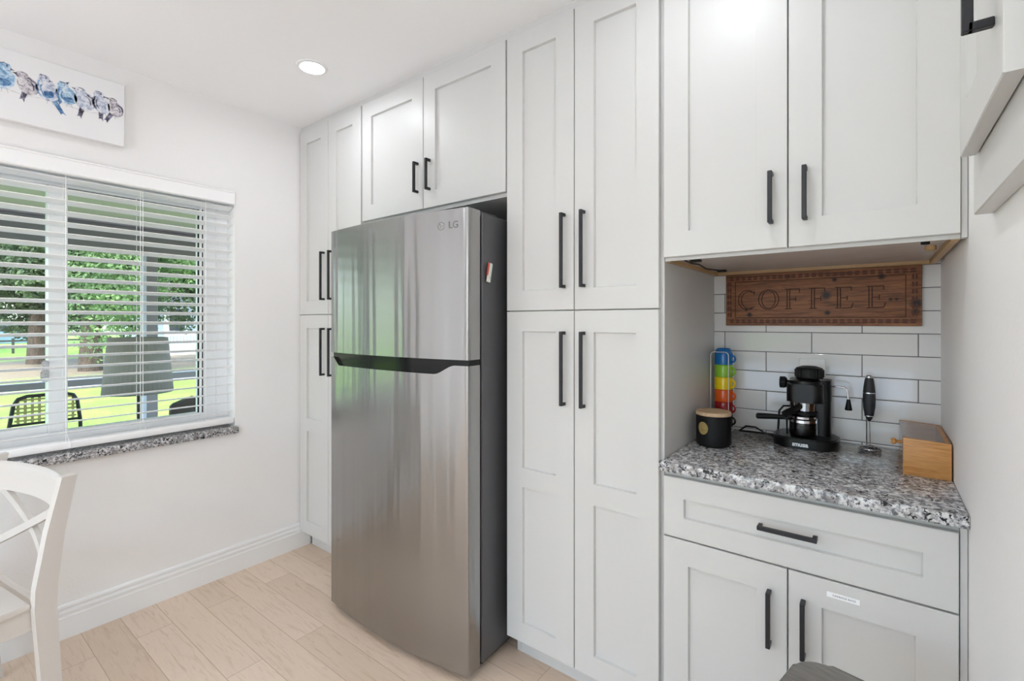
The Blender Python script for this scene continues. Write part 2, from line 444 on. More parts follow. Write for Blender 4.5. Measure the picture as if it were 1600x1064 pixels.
box(b, fx0 + .02, fx1 - .02, .474, .98, GZ1 - .006, GZ1)
obj('glazing_gasket', b, 'gasket', w1)
b = BM(); box(b, fx0 + .028, fx0 + .032, G0, .43, GZ0, GZ1); obj('glass_pane', b, 'glass', w1)
b = BM(); box(b, fx0 + .018, fx0 + .022, .45, G1, GZ0, GZ1); obj('glass_pane', b, 'glass', w1)
b = BM(); box(b, fx1 - .002, fx1 + .012, .392, .412, 1.06, 1.15, .004); box(b, fx1 + .01, fx1 + .024, .386, .406, 1.075, 1.105, .005)
obj('latch', b, 'chrome', w1)
b = BM(); box(b, XL - .1, XL + .022, WY0 - .01, WY1 + .012, .7295, .7655, .003, seg=2)
tag(obj('window_sill', b, 'granite', w1), label='speckled granite sill')

# blind
bl = thing('window_blind', 'white horizontal slat blind in the window, slats open', 'blind', (XL - .02, .44, .776))
b = BM()
box(b, XL - .006, XL + .012, WY0 + .003, WY1 - .002, 1.925, 1.994, .002)
box(b, XL - .006, XL + .016, WY0 + .003, WY1 - .002, 1.926, 1.936, .003); box(b, XL - .006, XL + .016, WY0 + .003, WY1 - .002, 1.984, 1.994, .003)
box(b, XL - .075, XL - .006, WY1 - .012, WY1 - .004, 1.93, 1.99, .001)
obj('valance', b, 'blind', bl)
b = BM(); box(b, XL - .072, XL - .012, WY0 + .01, WY1 - .012, 1.937, 1.99, .002); obj('headrail', b, 'blind', bl)
b = BM(); box(b, XL + .0125, XL + .0135, WY1 - .024, WY1 - .009, 1.9855, 1.9895); obj('valance_clip', b, 'gasket', bl)
b = BM()
nz = 24; z0s, z1s = .845, 1.9085
for i in range(nz):
    z = z0s + (z1s - z0s) * i / (nz - 1)
    pts = []
    for k in range(5):
        t = k / 4; x = XL - .057 + .05 * t
        pts.append((x, z + (t - .5) * .0125 + .0016 * (1 - (2 * t - 1) ** 2)))
    prof2 = pts + [(x, zz - .0026) for x, zz in reversed(pts)]
    va = [b.verts.new((x, WY0 + .006, zz)) for x, zz in prof2]; vb = [b.verts.new((x, WY1 - .006, zz)) for x, zz in prof2]
    b.faces.new(va); b.faces.new(vb)
    for j in range(len(prof2)): b.faces.new((va[j], va[(j + 1) % len(prof2)], vb[(j + 1) % len(prof2)], vb[j]))
obj('slats', b, 'blind', bl)
b = BM(); box(b, XL - .062, XL + .004, WY0 + .004, WY1 - .004, .781, .812, .006, seg=2); obj('bottom_rail', b, 'blind', bl)
b = BM()
for y in (-.08, .19, .452, .706, .975):
    for x in (XL - .0595, XL - .0045): tube(b, [(x, y, .81), (x, y, 1.94)], .0011, 6)
for y in (.452, .715): tube(b, [(XL - .002, y, 1.93), (XL - .002, y, .86), (XL + .008, y + .012, .80), (XL + .009, y + .01, .785)], .0011, 6)
obj('ladder_cord', b, 'blind', bl)

# ------------------------------------------------------------------ bird canvas
cv = thing('canvas_print', 'wide white canvas of seven watercolour birds in a row above the window', 'picture', (XL, .16, 2.09))
b = BM(); box(b, XL + .0005, XL + .038, -.32, .638, 2.088, 2.36, .002); obj('canvas', b, 'canvaswhite', cv)
def ink(name, a, bb, c):
    s = NT(name); v = s.coords(); n = s.noise(v, 55, 5, .6, .8)
    s.l(s.ramp(n, [(.36, a), (.5, bb), (.62, c)]), s.b.inputs['Base Color']); s.set(Roughness=.7); return s.m
M['inkblue'] = ink('blue watercolour', (104, 152, 194), (178, 206, 228), (230, 236, 242))
M['inkgrey'] = ink('grey violet watercolour', (128, 120, 134), (206, 200, 206), (232, 230, 232))
M['inkmix'] = ink('pale blue grey watercolour', (146, 152, 178), (202, 210, 226), (234, 234, 238))
M['inkdark'] = ink('dark ink', (44, 44, 58), (92, 90, 110), (156, 152, 168))
M['inkdeep'] = ink('deep blue ink', (52, 88, 134), (92, 134, 180), (150, 184, 212))
def blob(bm, cy, cz, ry, rz, rot, x, mi, n=26, jag=0.0, pts=None):
    vs = []
    for i in range(n):
        a = 2 * math.pi * i / n; rr = 1 + jag * random.uniform(-1, 1)
        p, q = ry * math.cos(a) * rr, rz * math.sin(a) * rr
        vs.append((cy + p * math.cos(rot) - q * math.sin(rot), cz + p * math.sin(rot) + q * math.cos(rot)))
    flat_shape(bm, pts or vs, x, mi)
def flat_shape(bm, pts, x, mi):
    A = [bm.verts.new((x, p, q)) for p, q in pts]; B = [bm.verts.new((x - .0003, p, q)) for p, q in pts]
    bm.faces.new(A).material_index = mi; bm.faces.new(B).material_index = mi
    for i in range(len(pts)): bm.faces.new((A[i], A[(i + 1) % len(pts)], B[(i + 1) % len(pts)], B[i])).material_index = mi
def stroke(bm, pts, wd, x, mi):
    L, Rr = [], []
    for i, p in enumerate(pts):
        a = pts[max(i - 1, 0)]; c = pts[min(i + 1, len(pts) - 1)]
        d = Vector((c[0] - a[0], c[1] - a[1])).normalized(); t = i / (len(pts) - 1); ww = wd * (.35 + .65 * math.sin(math.pi * min(max(t, .05), .95)))
        L.append((p[0] - d.y * ww, p[1] + d.x * ww)); Rr.append((p[0] + d.y * ww, p[1] - d.x * ww))
    flat_shape(bm, L + Rr[::-1], x, mi)
XC = XL + .0384
birds = [  # body (y, z), radii, tilt, head (y, z), beak direction, tail tip, colours body/wing
    ((.262, 2.248), (.042, .048), .2, (.268, 2.288), (.5, -.1), (.232, 2.2), 'inkblue', 'inkdeep'),
    ((.333, 2.243), (.031, .041), .35, (.322, 2.272), (-.9, .1), (.317, 2.172), 'inkgrey', 'inkdark'),
    ((.388, 2.246), (.036, .047), .45, (.376, 2.285), (1, -.15), (.44, 2.156), 'inkmix', 'inkdeep'),
    ((.447, 2.243), (.034, .036), .1, (.434, 2.279), (.4, .4), (.418, 2.2), 'inkblue', 'inkdeep'),
    ((.503, 2.244), (.035, .042), .3, (.492, 2.277), (-.9, .2), (.486, 2.164), 'inkmix', 'inkdark'),
    ((.556, 2.25), (.031, .043), .3, (.546, 2.284), (.9, -.1), (.557, 2.176), 'inkmix', 'inkdark'),
    ((.606, 2.243), (.028, .034), .0, (.598, 2.272), (-.8, .35), (.57, 2.176), 'inkgrey', 'inkdark')]
for bi_, (c, rad, tilt, hd, bk, tl, mb, mw) in enumerate(birds):
    b = BM()
    d = Vector((tl[0] - c[0], tl[1] - c[1])).normalized(); pn = Vector((-d.y, d.x))
    base = Vector(c) + d * rad[1] * .5; tip = Vector(tl); sgn = -1 if bk[0] > 0 else 1
    flat_shape(b, [tuple(base + pn * .009), tuple(base - pn * .009), tuple(tip - d * .012 - pn * .0065), tuple(tip - d * .006 - pn * .0085), tuple(tip - d * .010), tuple(tip + pn * .0075), tuple(tip - d * .012 + pn * .0065)], XC + .0001, 1)
    e = Vector(bk).normalized(); hp = Vector(hd); q = Vector((-e.y, e.x)); cv_ = Vector(c)
    # one silhouette: head flowing into a full breast that narrows to the tail
    up = (hp - cv_).normalized(); sd_ = Vector((-up.y, up.x)); L = (hp - cv_).length
    outl = []
    for k in range(36):
        al = 2 * math.pi * k / 36; cu, su = math.cos(al), math.sin(al)
        wd = rad[0] * (.92 + .12 * -cu) * (1 if cu < .35 else 1 - .52 * min(1, (cu - .35) / .45))
        ht = (L + .018) if cu > 0 else rad[1] * .98
        outl.append(tuple(cv_ + up * (ht * cu) + sd_ * (wd * su * (1.0 if cu < .9 else .8))))
    flat_shape(b, outl, XC + .0003, 0)
    blob(b, hd[0] + e.x * .004, hd[1] + .001, .0175, .0155, .15 * -sgn, XC + .0004, 0, n=20, jag=.02)
    flat_shape(b, [tuple(hp + e * .0185 + q * .0045), tuple(hp + e * .0185 - q * .0045), tuple(hp + e * .031)], XC + .0006, 2)
    blob(b, hd[0] + e.x * .010, hd[1] + .004, .0024, .0026, 0, XC + .0008, 2, n=10)
    stroke(b, [tuple(cv_ + up * (L * .95 * math.cos(al)) + sd_ * (rad[0] * .86 * math.sin(al) * (1 if bk[0] > 0 else -1) * (1 if math.cos(al) < .3 else .75))) for al in [.5 + .16 * k for k in range(12)]], .0032, XC + .0006, 1)
    stroke(b, [tuple(cv_ + up * (-rad[1] * .1 + rad[1] * .55 * math.cos(al)) + sd_ * (rad[0] * .5 * math.sin(al) * (1 if bk[0] > 0 else -1))) for al in [.4 + .2 * k for k in range(11)]], .0022, XC + .0006, 1)
    stroke(b, [tuple(hp + Vector((.0145 * math.cos(al), .0135 * math.sin(al)))) for al in [.5 + .2 * k for k in range(10)]], .0015, XC + .0006, 2)
    if bi_ in (0, 2, 3): blob(b, c[0] - sgn * .006, c[1] - rad[1] * .42, rad[0] * .5, rad[1] * .3, tilt, XC + .0005, 1, n=18, jag=.12)
    for k in (-1, 1): stroke(b, [(c[0] + k * .006 - sgn * .008, c[1] - rad[1] * .85), (c[0] + k * .009 - sgn * .01, c[1] - rad[1] * .9 - .014)], .0007, XC + .0006, 2)
    obj('bird_print', b, [mb, mw, 'inkdark'], cv, flat=True)
b = BM(); stroke(b, [(.2 + i * .035, 2.203 + .004 * math.sin(i * 1.3)) for i in range(13)], .0008, XC, 0); obj('twig_print', b, 'inkgrey', cv, flat=True)

# ------------------------------------------------------------------ ceiling downlights
def downlight(x, y, label, cat='ceiling light'):
    t = thing('ceiling_downlight', label, cat, (x, y, ZC - .006), group=None)
    b = BM(); lathe(b, [(.047, .006), (.066, .006), (.064, .001), (.052, -.002), (.047, .001)], (x, y, ZC - .006), 36, ring=True); obj('trim_ring', b, 'trimwhite', t)
    b = BM(); lathe(b, [(0, .0055), (.0465, .0055), (.0465, .0025), (0, .0015)], (x, y, ZC - .006), 36); obj('lamp_lens', b, 'lamp', t)
    return t
dl = downlight(-1.995, 1.147, 'round recessed downlight in the ceiling before the refrigerator')
for x, y, l in ((-.38, 1.08, 'round recessed ceiling downlight above the coffee nook'), (1.25, 1.2, 'round recessed ceiling downlight beyond the short wall'),
                (-1.995, -.5, 'round recessed ceiling downlight over the dining end by the window'), (-.41, -.5, 'round recessed ceiling downlight over the middle of the room'),
                (1.25, -.5, 'round recessed ceiling downlight over the kitchen end'), (-1.995, -2.1, 'round recessed ceiling downlight at the far dining corner'),
                (-.41, -2.1, 'round recessed ceiling downlight before the rear window'), (1.25, -2.1, 'round recessed ceiling downlight at the far kitchen corner')):
    copy_thing(dl, (x, y, ZC - .006), label=l)

# invented globe pendants behind the viewer, added to brighten ceiling and walls
M['globe'] = emit('fill light globe', (242, 246, 252), 14.0)
def pendant(x, y, z, label):
    t = thing('fill_pendant', label, 'fill lamp', (x, y, z), group=None)
    b = BM(); lathe(b, [(.14 * math.sin(R(a)), -.14 * math.cos(R(a))) for a in range(0, 181, 9)], (x, y, z), 32); obj('globe', b, 'globe', t)
    b = BM(); tube(b, [(x, y, z + .139), (x, y, ZC - .02)], .004, 8); obj('cord', b, 'gasket', t)
    b = BM(); lathe(b, [(0, 0), (.06, 0), (.055, -.02), (0, -.022)], (x, y, ZC - .0005), 24); obj('ceiling_rose', b, 'trimwhite', t)
    return t
pendant(-1.3, -1.2, 1.72, 'invented opal globe hung unseen over the dining end as fill light'); pendant(1.1, -1.0, 1.85, 'invented opal globe hung unseen over the kitchen end as fill light')

# ------------------------------------------------------------------ cabinets
def shaker(bm, x0, x1, z0, z1, splits=(), stile=.0745, t=.02, dep=.0115, fm=None):
    """a shaker front facing -y at y=0 (thickness to +t) in local u, depth, w; fm maps (u, depth, w) to a point"""
    fm = fm or (lambda u, d, w_: (u, d, w_))
    def V(u, d, w_): return bm.verts.new(fm(u, d, w_))
    e = .0016
    def quad(*p): bm.faces.new([V(*q) for q in p])
    o = [(x0, z0), (x1, z0), (x1, z1), (x0, z1)]; i_ = [(x0 + e, z0 + e), (x1 - e, z0 + e), (x1 - e, z1 - e), (x0 + e, z1 - e)]
    for k in range(4):
        a, b2, c, d2 = o[k], o[(k + 1) % 4], i_[(k + 1) % 4], i_[k]
        quad((a[0], e, a[1]), (b2[0], e, b2[1]), (c[0], 0, c[1]), (d2[0], 0, d2[1]))
        quad((a[0], t, a[1]), (b2[0], t, b2[1]), (b2[0], e, b2[1]), (a[0], e, a[1]))
    quad(*[(p[0], t, p[1]) for p in o])
    xa, xb = x0 + stile, x1 - stile
    zs = [z0 + stile] + [v for sp in splits for v in (sp[0], sp[1])] + [z1 - stile]
    cells = [(zs[k], zs[k + 1]) for k in range(0, len(zs), 2)]
    lo = z0 + e
    for (za, zb) in cells:
        quad((x0 + e, 0, lo), (x1 - e, 0, lo), (x1 - e, 0, za), (x0 + e, 0, za)); lo = zb
        quad((x0 + e, 0, za), (xa, 0, za), (xa, 0, zb), (x0 + e, 0, zb)); quad((xb, 0, za), (x1 - e, 0, za), (x1 - e, 0, zb), (xb, 0, zb))
        c = .0023; A_ = [(xa, za), (xb, za), (xb, zb), (xa, zb)]; B_ = [(xa + c, za + c), (xb - c, za + c), (xb - c, zb - c), (xa + c, zb - c)]
        for k in range(4):
            k2 = (k + 1) % 4; quad((A_[k][0], 0, A_[k][1]), (A_[k2][0], 0, A_[k2][1]), (B_[k2][0], dep, B_[k2][1]), (B_[k][0], dep, B_[k][1]))
        quad(*[(p[0], dep, p[1]) for p in B_])
    quad((x0 + e, 0, lo), (x1 - e, 0, lo), (x1 - e, 0, z1 - e), (x0 + e, 0, z1 - e))
    bmesh.ops.remove_doubles(bm, verts=bm.verts[:], dist=1e-6)

def pull(bm, u, w0, w1, fm, horiz=False, pr=.03):
    """square bar pull: bar from w0 to w1 at u (or along u when horiz), standing pr off the face"""
    h = .0055
    def bx(u0, u1, d0, d1, a0, a1):
        p = [fm(x, y, z) for x in (u0, u1) for y in (d0, d1) for z in (a0, a1)]
        vs = [bm.verts.new(q) for q in p]
        fs = [bm.faces.new([vs[i] for i in q]) for q in ((0, 1, 3, 2), (4, 6, 7, 5), (0, 4, 5, 1), (2, 3, 7, 6), (0, 2, 6, 4), (1, 5, 7, 3))]
        bmesh.ops.bevel(bm, geom=list({e for f in fs for e in f.edges}), offset=.0012, segments=1, profile=.5, affect='EDGES')
    if horiz:
        bx(w0, w1, -pr, -pr + 2 * h, u - h, u + h)
        for a in (w0, w1 - 2 * h): bx(a, a + 2 * h, -pr + h, -.0002, u - h, u + h)
    else:
        bx(u - h, u + h, -pr, -pr + 2 * h, w0, w1)
        for a in (w0, w1 - 2 * h): bx(u - h, u + h, -pr + h, -.0002, a, a + 2 * h)

FM = lambda u, d, w_: (u, D + d, w_)
def door(root, x0, x1, z0, z1, hx=None, hz=None, splits=(), name='door', fm=FM, label=None, horiz=False, stile=.0745):
    b = BM(); shaker(b, x0, x1, z0, z1, splits, stile=stile, fm=fm); d = obj(name, b, 'cab', root, flat=True)
    if label: d['label'] = label
    if hx is not None:
        b = BM()
        if horiz: pull(b, hz, hx[0], hx[1], fm, True)
        else: pull(b, hx, hz[0], hz[1], fm)
        h_ = obj('handle', b, 'black', d, flat=True); tag(h_, label='matt black square bar handle')
    return d

BY0, BY1 = D + .0215, YB - .001
def carcass(bm, x0, x1, z0, z1, kick=False):
    box(bm, x0, x1, BY0, BY1, z0, z1, .0006)
# tall corner cabinet
c1 = thing('pantry_cabinet', 'tall white pantry cabinet in the corner beside the window wall', 'cabinet', (-2.383, D + .3, 0))
b = BM(); carcass(b, XL + .002, -2.084, .1, 2.415); obj('body', b, 'cab', c1)
b = BM(); box(b, XL + .03, -2.084, 1.526, 1.544, 0, .0995); obj('toe_kick', b, 'cab', c1)
door(c1, -2.679, -2.3857, 1.3549, 2.413, -2.4205, (1.432, 1.698)); door(c1, -2.3823, -2.087, 1.3549, 2.413, -2.3435, (1.432, 1.698))
door(c1, -2.679, -2.3857, .094, 1.3513, -2.4205, (1.018, 1.279), ((.685, .757),)); door(c1, -2.3823, -2.087, .094, 1.3513, -2.3435, (1.018, 1.279), ((.685, .757),))
# over the refrigerator
c2 = thing('overhead_cabinet', 'white two-door cabinet bridging above the refrigerator', 'cabinet', (-1.615, D + .3, 1.806))
b = BM(); carcass(b, -2.083, -1.147, 1.806, 2.415); obj('body', b, 'cab', c2)
door(c2, -2.077, -1.6237, 1.821, 2.413, -1.6565, (1.896, 2.034)); door(c2, -1.6203, -1.151, 1.821, 2.413, -1.5775, (1.896, 2.034))
# tall pantry between refrigerator and nook
c3 = thing('pantry_cabinet', 'tall white pantry cabinet between the refrigerator and the coffee nook', 'cabinet', (-.84, D + .3, 0))
b = BM(); carcass(b, -1.146, -.531, .1, 2.415); obj('body', b, 'cab', c3)
b = BM(); box(b, -1.145, -.531, 1.534, 1.552, 0, .0995); box(b, -1.127, -1.124, 1.532, 1.5345, 0, .0995); obj('toe_kick', b, 'cab', c3)
door(c3, -1.144, -.8462, 1.3549, 2.413, -.8836, (1.432, 1.697)); door(c3, -.8428, -.5415, 1.3549, 2.413, -.8046, (1.432, 1.697))
door(c3, -1.144, -.8462, .094, 1.3513, -.8836, (1.016, 1.2785), ((.685, .757),)); door(c3, -.8428, -.5415, .094, 1.3513, -.8046, (1.016, 1.2785), ((.685, .757),))
# wall cabinet above the nook
c4 = thing('wall_cabinet', 'white two-door wall cabinet over the coffee sign', 'cabinet', (-.19, D + .3, 1.5))
b = BM(); box(b, -.529, .151, BY0, BY1, 1.519, 2.415, .0006); box(b, .1515, XR - .001, D + .012, D + .04, 1.503, 2.415, .0006)
box(b, -.529, .151, BY0, BY0 + .006, 1.502, 1.519, .0006)
obj('body', b, 'cab', c4)
b = BM(); box(b, -.513, .135, BY0 + .007, BY1 - .018, 1.512, 1.5185); obj('underside_panel', b, 'underside', c4)
b = BM(); box(b, -.529, -.5135, BY0 + .0065, BY1, 1.5, 1.5188); box(b, .1355, .151, BY0 + .0065, BY1, 1.5, 1.5188); box(b, -.513, .135, BY1 - .0175, BY1, 1.5, 1.5188)
tag(obj('bottom_rail', b, 'maple', c4), label='bare maple edge rails')
b = BM(); lathe(b, [(0, 0), (.009, 0), (.009, -.008), (.005, -.009), (0, -.009)], (.095, 1.56, 1.512), 16); obj('cable_grommet', b, 'gasket', c4)
b = BM(); lathe(b, [(0, 0), (.011, 0), (.012, -.012), (.008, -.014), (0, -.014)], (.112, 1.66, 1.512), 14); obj('corner_block', b, 'maple', c4)
door(c4, -.5265, -.1912, 1.512, 2.413, -.229, (1.5785, 1.718)); door(c4, -.1878, .1495, 1.512, 2.413, -.1497, (1.5785, 1.718))
# base cabinet
c5 = thing('base_cabinet', 'white base cabinet with one wide drawer and two doors under the granite', 'cabinet', (-.19, D + .3, 0))
b = BM(); carcass(b, -.529, .149, .1, .8535); box(b, .1495, XR - .001, D + .012, D + .04, 0, .8535, .0006); obj('body', b, 'cab', c5)
b = BM(); box(b, -.529, .149, 1.534, 1.552, 0, .0995); obj('toe_kick', b, 'cab', c5)
door(c5, -.5265, .1465, .6545, .8365, (-.26, -.1215), .7525, name='drawer', horiz=True, stile=.0615)
door(c5, -.5265, -.1917, .094, .6495, -.2336, (.434, .583)); dr = door(c5, -.1883, .1465, .094, .6495, -.154, (.434, .583))
b = BM(); box(b, -.1025, -.034, D - .0006, D - .0001, .609, .622); st = obj('paper_label', b, 'white', dr)
tb = text_bm('GARBAGE BAGS', .0068, .0001); merge_m = Matrix.Translation((-.066, D - .0008, .6155)) @ Matrix.Rotation(R(90), 4, 'X')
place(tb, merge_m); me_b = tb
st2 = obj('label_print', me_b, 'greyprint', c5, flat=True)
# shallow cabinet on the short wall
c6 = thing('shallow_wall_cabinet', 'shallow white cabinet fixed to the side wall by the nook', 'cabinet', (XR, .95, 1.5))
b = BM(); box(b, .137, XR - .0005, .735, 1.176, 1.502, 2.415, .002); obj('body', b, 'cab', c6)
FR = lambda u, d, w_: (.1145 + d, u, w_)
door(c6, .775, 1.13, 1.597, 2.36,   .825, (1.675, 1.815), fm=FR)

# countertop
ct = BM(); box(ct, -.5295, XR - .0005, 1.44, YB - .009, .855, .885, .004, seg=2); box(ct, -.534, -.5295, 1.44, D - .0004, .855, .885, .0015)
tag(obj('countertop', ct, 'granite'), 'speckled black and white granite countertop on the base cabinet', 'countertop')

# ------------------------------------------------------------------ refrigerator (local frame: x across, y back from the door front)
fr = thing('refrigerator', 'stainless steel top-freezer refrigerator between the tall white cabinets', 'refrigerator', (-1.586, 1.257, 0), R(2.0))
HW = .416
def bulge(x): return -.032 * (1 - (x / HW) ** 2)
def doorpan(bm, ztop, zbot, back=.066, n=40):
    """curved door; ztop(x) gives the top edge so that the handle scoop can dip"""
    xs = [-HW + .0012 * k for k in range(5)] + [-HW + .006 + (2 * HW - .012) * i / n for i in range(n + 1)] + [HW - .0012 * k for k in range(4, -1, -1)]; n = len(xs) - 1
    F = []
    for x in xs:
        y = bulge(x); e = HW - abs(x)
        if e < .006: y += .006 - math.sqrt(max(0, .006 ** 2 - (.006 - e) ** 2))
        F.append((x, y))
    rows = [[bm.verts.new((x, y, zbot)) for x, y in F], [bm.verts.new((x, y, ztop(x))) for x, y in F],
            [bm.verts.new((x, back, ztop(x))) for x, y in F], [bm.verts.new((x, back, zbot)) for x, y in F]]
    for A_, B_ in zip(rows, rows[1:] + rows[:1]):
        for i in range(n): bm.faces.new((A_[i], A_[i + 1], B_[i + 1], B_[i]))
    for k in (0, n): bm.faces.new([r[k] for r in rows])
b = BM(); box(b, -HW + .003, HW - .003, .084, .71, .03, 1.722, .004); obj('body', b, 'fridgeside', fr, world=False)
b = BM(); box(b, -HW + .012, HW - .012, .06, .09, .05, 1.71); obj('door_gasket', b, 'gasket', fr, world=False)
b = BM(); doorpan(b, lambda x: 1.727, 1.173); fd = obj('freezer_door', b, 'steel', fr, world=False, uv=True, angle=30)
def scoop(x):
    top, low = 1.152, 1.116
    if x < -.335: t = max(0, min(1, (x + .395) / .06))
    elif x > .26: t = max(0, min(1, (.36 - x) / .1))
    else: t = 1
    t = t * t * (3 - 2 * t); return top + (low - top) * t
b = BM(); doorpan(b, scoop, .028, n=80); ld = obj('lower_door', b, 'steel', fr, world=False, uv=True, angle=30)
b = BM()
pts = []
for i in range(25):
    x = -HW + .004 + (2 * HW - .008) * i / 24; pts.append((x, bulge(x) + .012))
prism(b, pts + [(HW - .004, .062), (-HW + .004, .062)], 1.1, 1.1728, 'z'); obj('handle_recess', b, 'recess', fr, world=False)
b = BM(); box(b, HW - .11, HW - .02, .1, .2, 1.722, 1.733, .003); box(b, HW - .075, HW - .03, .02, .11, 1.7275, 1.737, .003); obj('hinge_cover', b, 'fridgeside', fr, world=False)
b = BM(); box(b, -HW + .02, HW - .02, .1, .68, .012, .031); obj('base_grille', b, 'gasket', fr, world=False)
for x in (-.36, .36):
    for y in (.13, .65):
        b = BM(); lathe(b, [(0, 0), (.02, 0), (.02, .013), (0, .013)], (x, y, 0), 14); obj('levelling_foot', b, 'gasket', fr, world=False)
# maker's badge: a ring with two strokes, and two letters
def on_door(bm, lx, lz, lift=.0004):
    for v in bm.verts:
        x, z, k = v.co.x, v.co.y, v.co.z
        X = lx + x; v.co = (X, bulge(X) - lift - k, lz + z)
    return bm
b = text_bm('LG', .036, .0003, 1.02, .0004); on_door(b, .352, 1.668)
obj('brand_lettering', b, 'logo', fd, world=False, flat=True)
b = BM(); tube(b, [(.0145 * math.cos(R(a)), .0145 * math.sin(R(a)), 0) for a in range(15, 350, 12)], .0009, 6)
tube(b, [(-.004, .006, 0), (-.004, -.006, 0), (.002, -.006, 0)], .0009, 6); tube(b, [(.003, .0005, 0), (.0145, .0005, 0)], .0009, 6); lathe(b, [(0, -.0005), (.0016, -.0005), (.0016, .0008), (0, .0008)], (-.0065, .006, 0), 10)
on_door(b, .297, 1.668, .0002); obj('brand_emblem', b, 'logo', fd, world=False, flat=True)

# magnetic clip on the side of the refrigerator
M['clipcream'] = mat('cream clip', (226, 220, 208), .5); M['clipteal'] = mat('pale teal clip stripe', (128, 190, 200), .5); M['clipred'] = mat('red clip stripe', (198, 86, 74), .5)
cl = thing('magnetic_clip', 'small striped magnetic clip stuck to the dark side of the refrigerator', 'clip', (-1.17, 1.39, 1.46))
rm = Matrix.Translation((-1.1725, 1.392, 1.497)) @ Matrix.Rotation(R(2.0), 4, 'Z') @ Matrix.Rotation(R(-12), 4, 'X')
b = BM(); box(b, .0, .006, -.014, .002, -.037, .037, .0015); place(b, rm); obj('jaw', b, 'clipcream', cl)
b = BM(); box(b, .0062, .010, -.012, .0, -.037, .037, .0015); place(b, rm); obj('jaw', b, 'clipcream', cl)
b = BM(); box(b, .0, .0075, .0022, .0052, -.036, .037, .0006); place(b, rm); obj('stripe', b, 'clipteal', cl)
b = BM(); box(b, .0, .0075, -.0172, -.0142, -.012, .037, .0006); place(b, rm); obj('stripe', b, 'clipred', cl)
b = BM(); tube(b, [(.005 + .006 * math.cos(R(a)), -.006, -.02 + .006 * math.sin(R(a))) for a in range(0, 360, 30)], .0015, 6, closed=True); place(b, rm); obj('spring', b, 'chrome', cl)

# ------------------------------------------------------------------ coffee nook
ZT = .885
# carved sign
SX0, SX1, SZ0, SZ1, SY = -.481, .1165, 1.298, 1.4985, 2.041
M['signwood'] = wood('dark cedar', (84, 48, 26), (122, 74, 42), (150, 98, 58), (1.5, 6, 22), 4, .55,
    knots=(((0.0373, -.01, 0.1090), .02), ((0.0413, -.01, 0.0470), .012), ((-0.2128, -.01, 0.0420), .012), ((-0.2247, -.01, 0.0620), .008), ((0.1943, -.01, 0.1680), .014), ((0.2853, -.01, 0.0740), .022), ((0.2823, -.01, 0.0470), .014), ((-0.0828, -.01, 0.1830), .012), ((0.2182, -.01, 0.0900), .0075), ((0.2342, -.01, 0.0900), .0065), ((0.0622, -.01, 0.1640), .01)))
M['carved'] = mat('burnt carved line', (66, 34, 22), .75); M['carvedbean'] = mat('burnt carved bean', (88, 50, 36), .7); M['carvededge'] = mat('fresh cut edge', (150, 98, 60), .6)
sg = thing('coffee_sign', 'carved brown wooden plank sign reading coffee on the tiles', 'sign', ((SX0 + SX1) / 2, SY + .01, SZ0))
b = BM(); box(b, SX0, SX1, SY, YB - .0085, SZ0, SZ1, .0012); obj('board', b, M['signwood'], sg)
b = BM()
def line(pts, r=.0016): tube(b, [(x, SY + .0003, z) for x, z in pts], r, 6)
fx0_, fx1_, fz0_, fz1_ = SX0 + .035, SX1 - .041, SZ0 + .03, SZ1 - .03
for p in (((fx0_, fz0_), (fx1_, fz0_)), ((fx1_, fz0_), (fx1_, fz1_)), ((fx1_, fz1_), (fx0_, fz1_)), ((fx0_, fz1_), (fx0_, fz0_))): line(p, .0013)
for p in (((fx0_ - .015, fz0_ + .028), (fx0_ + .014, fz0_ + .028)), ((fx0_ - .015, fz0_ + .028), (fx0_ - .015, fz0_))): line(p, .001)
line([(.036, 1.389), (.05, 1.39), (.074, 1.388)], .0013)
obj('border_line', b, 'carved', sg)
b = BM()
def bean(x, z, rx, rz):
    lathe(b, [(0, .0006), (.6, .0004), (1, -.0008)], (0, 0, 0), 14, 'y') if False else None
    vs = [b.verts.new((x + rx * math.cos(a), SY - .0005, z + rz * math.sin(a))) for a in [2 * math.pi * i / 14 for i in range(14)]]
    vo = [b.verts.new((v.co.x, SY + .001, v.co.z)) for v in vs]
    b.faces.new(vs)
    for i in range(14): b.faces.new((vs[i], vs[(i + 1) % 14], vo[(i + 1) % 14], vo[i]))
NB = 27
for i in range(NB):
    x = SX0 + .022 + (SX1 - SX0 - .044) * i / (NB - 1)
    for z in (SZ0 + .0165, SZ1 - .0165):
        for s_ in (-1, 1): bean(x, z + s_ * .0039, .0087, .0033)
for i in range(6):
    z = SZ0 + .042 + (SZ1 - SZ0 - .08) * i / 5
    for x in (SX0 + .013, SX1 - .018):
        for s_ in (-1, 1): bean(x + s_ * .0043, z, .0034, .0095)
obj('bean_border', b, 'carvedbean', sg)
b = BM()
LZ0, LZ1 = 1.361, 1.434; LH = LZ1 - LZ0
def el(cx, cz, rx, rz, a0, a1, n=22): return [(cx + rx * math.cos(R(a0 + (a1 - a0) * i / n)), cz + rz * math.sin(R(a0 + (a1 - a0) * i / n))) for i in range(n + 1)]
zc_ = (LZ0 + LZ1) / 2
def stem(x, ser=True):
    for k in (0, .0085): line([(x + k, LZ0 + .002), (x + k, LZ1 - .002)], .0017)
    for z in (LZ0, LZ1): line([(x - .007, z), (x + .016, z)])
def letF(x):
    stem(x); line([(x + .009, LZ1), (x + .04, LZ1)]); line([(x + .04, LZ1), (x + .0395, LZ1 - .013)]); line([(x + .009, zc_ - .001), (x + .028, zc_ - .001)]); line([(x + .028, zc_ + .007), (x + .028, zc_ - .009)])
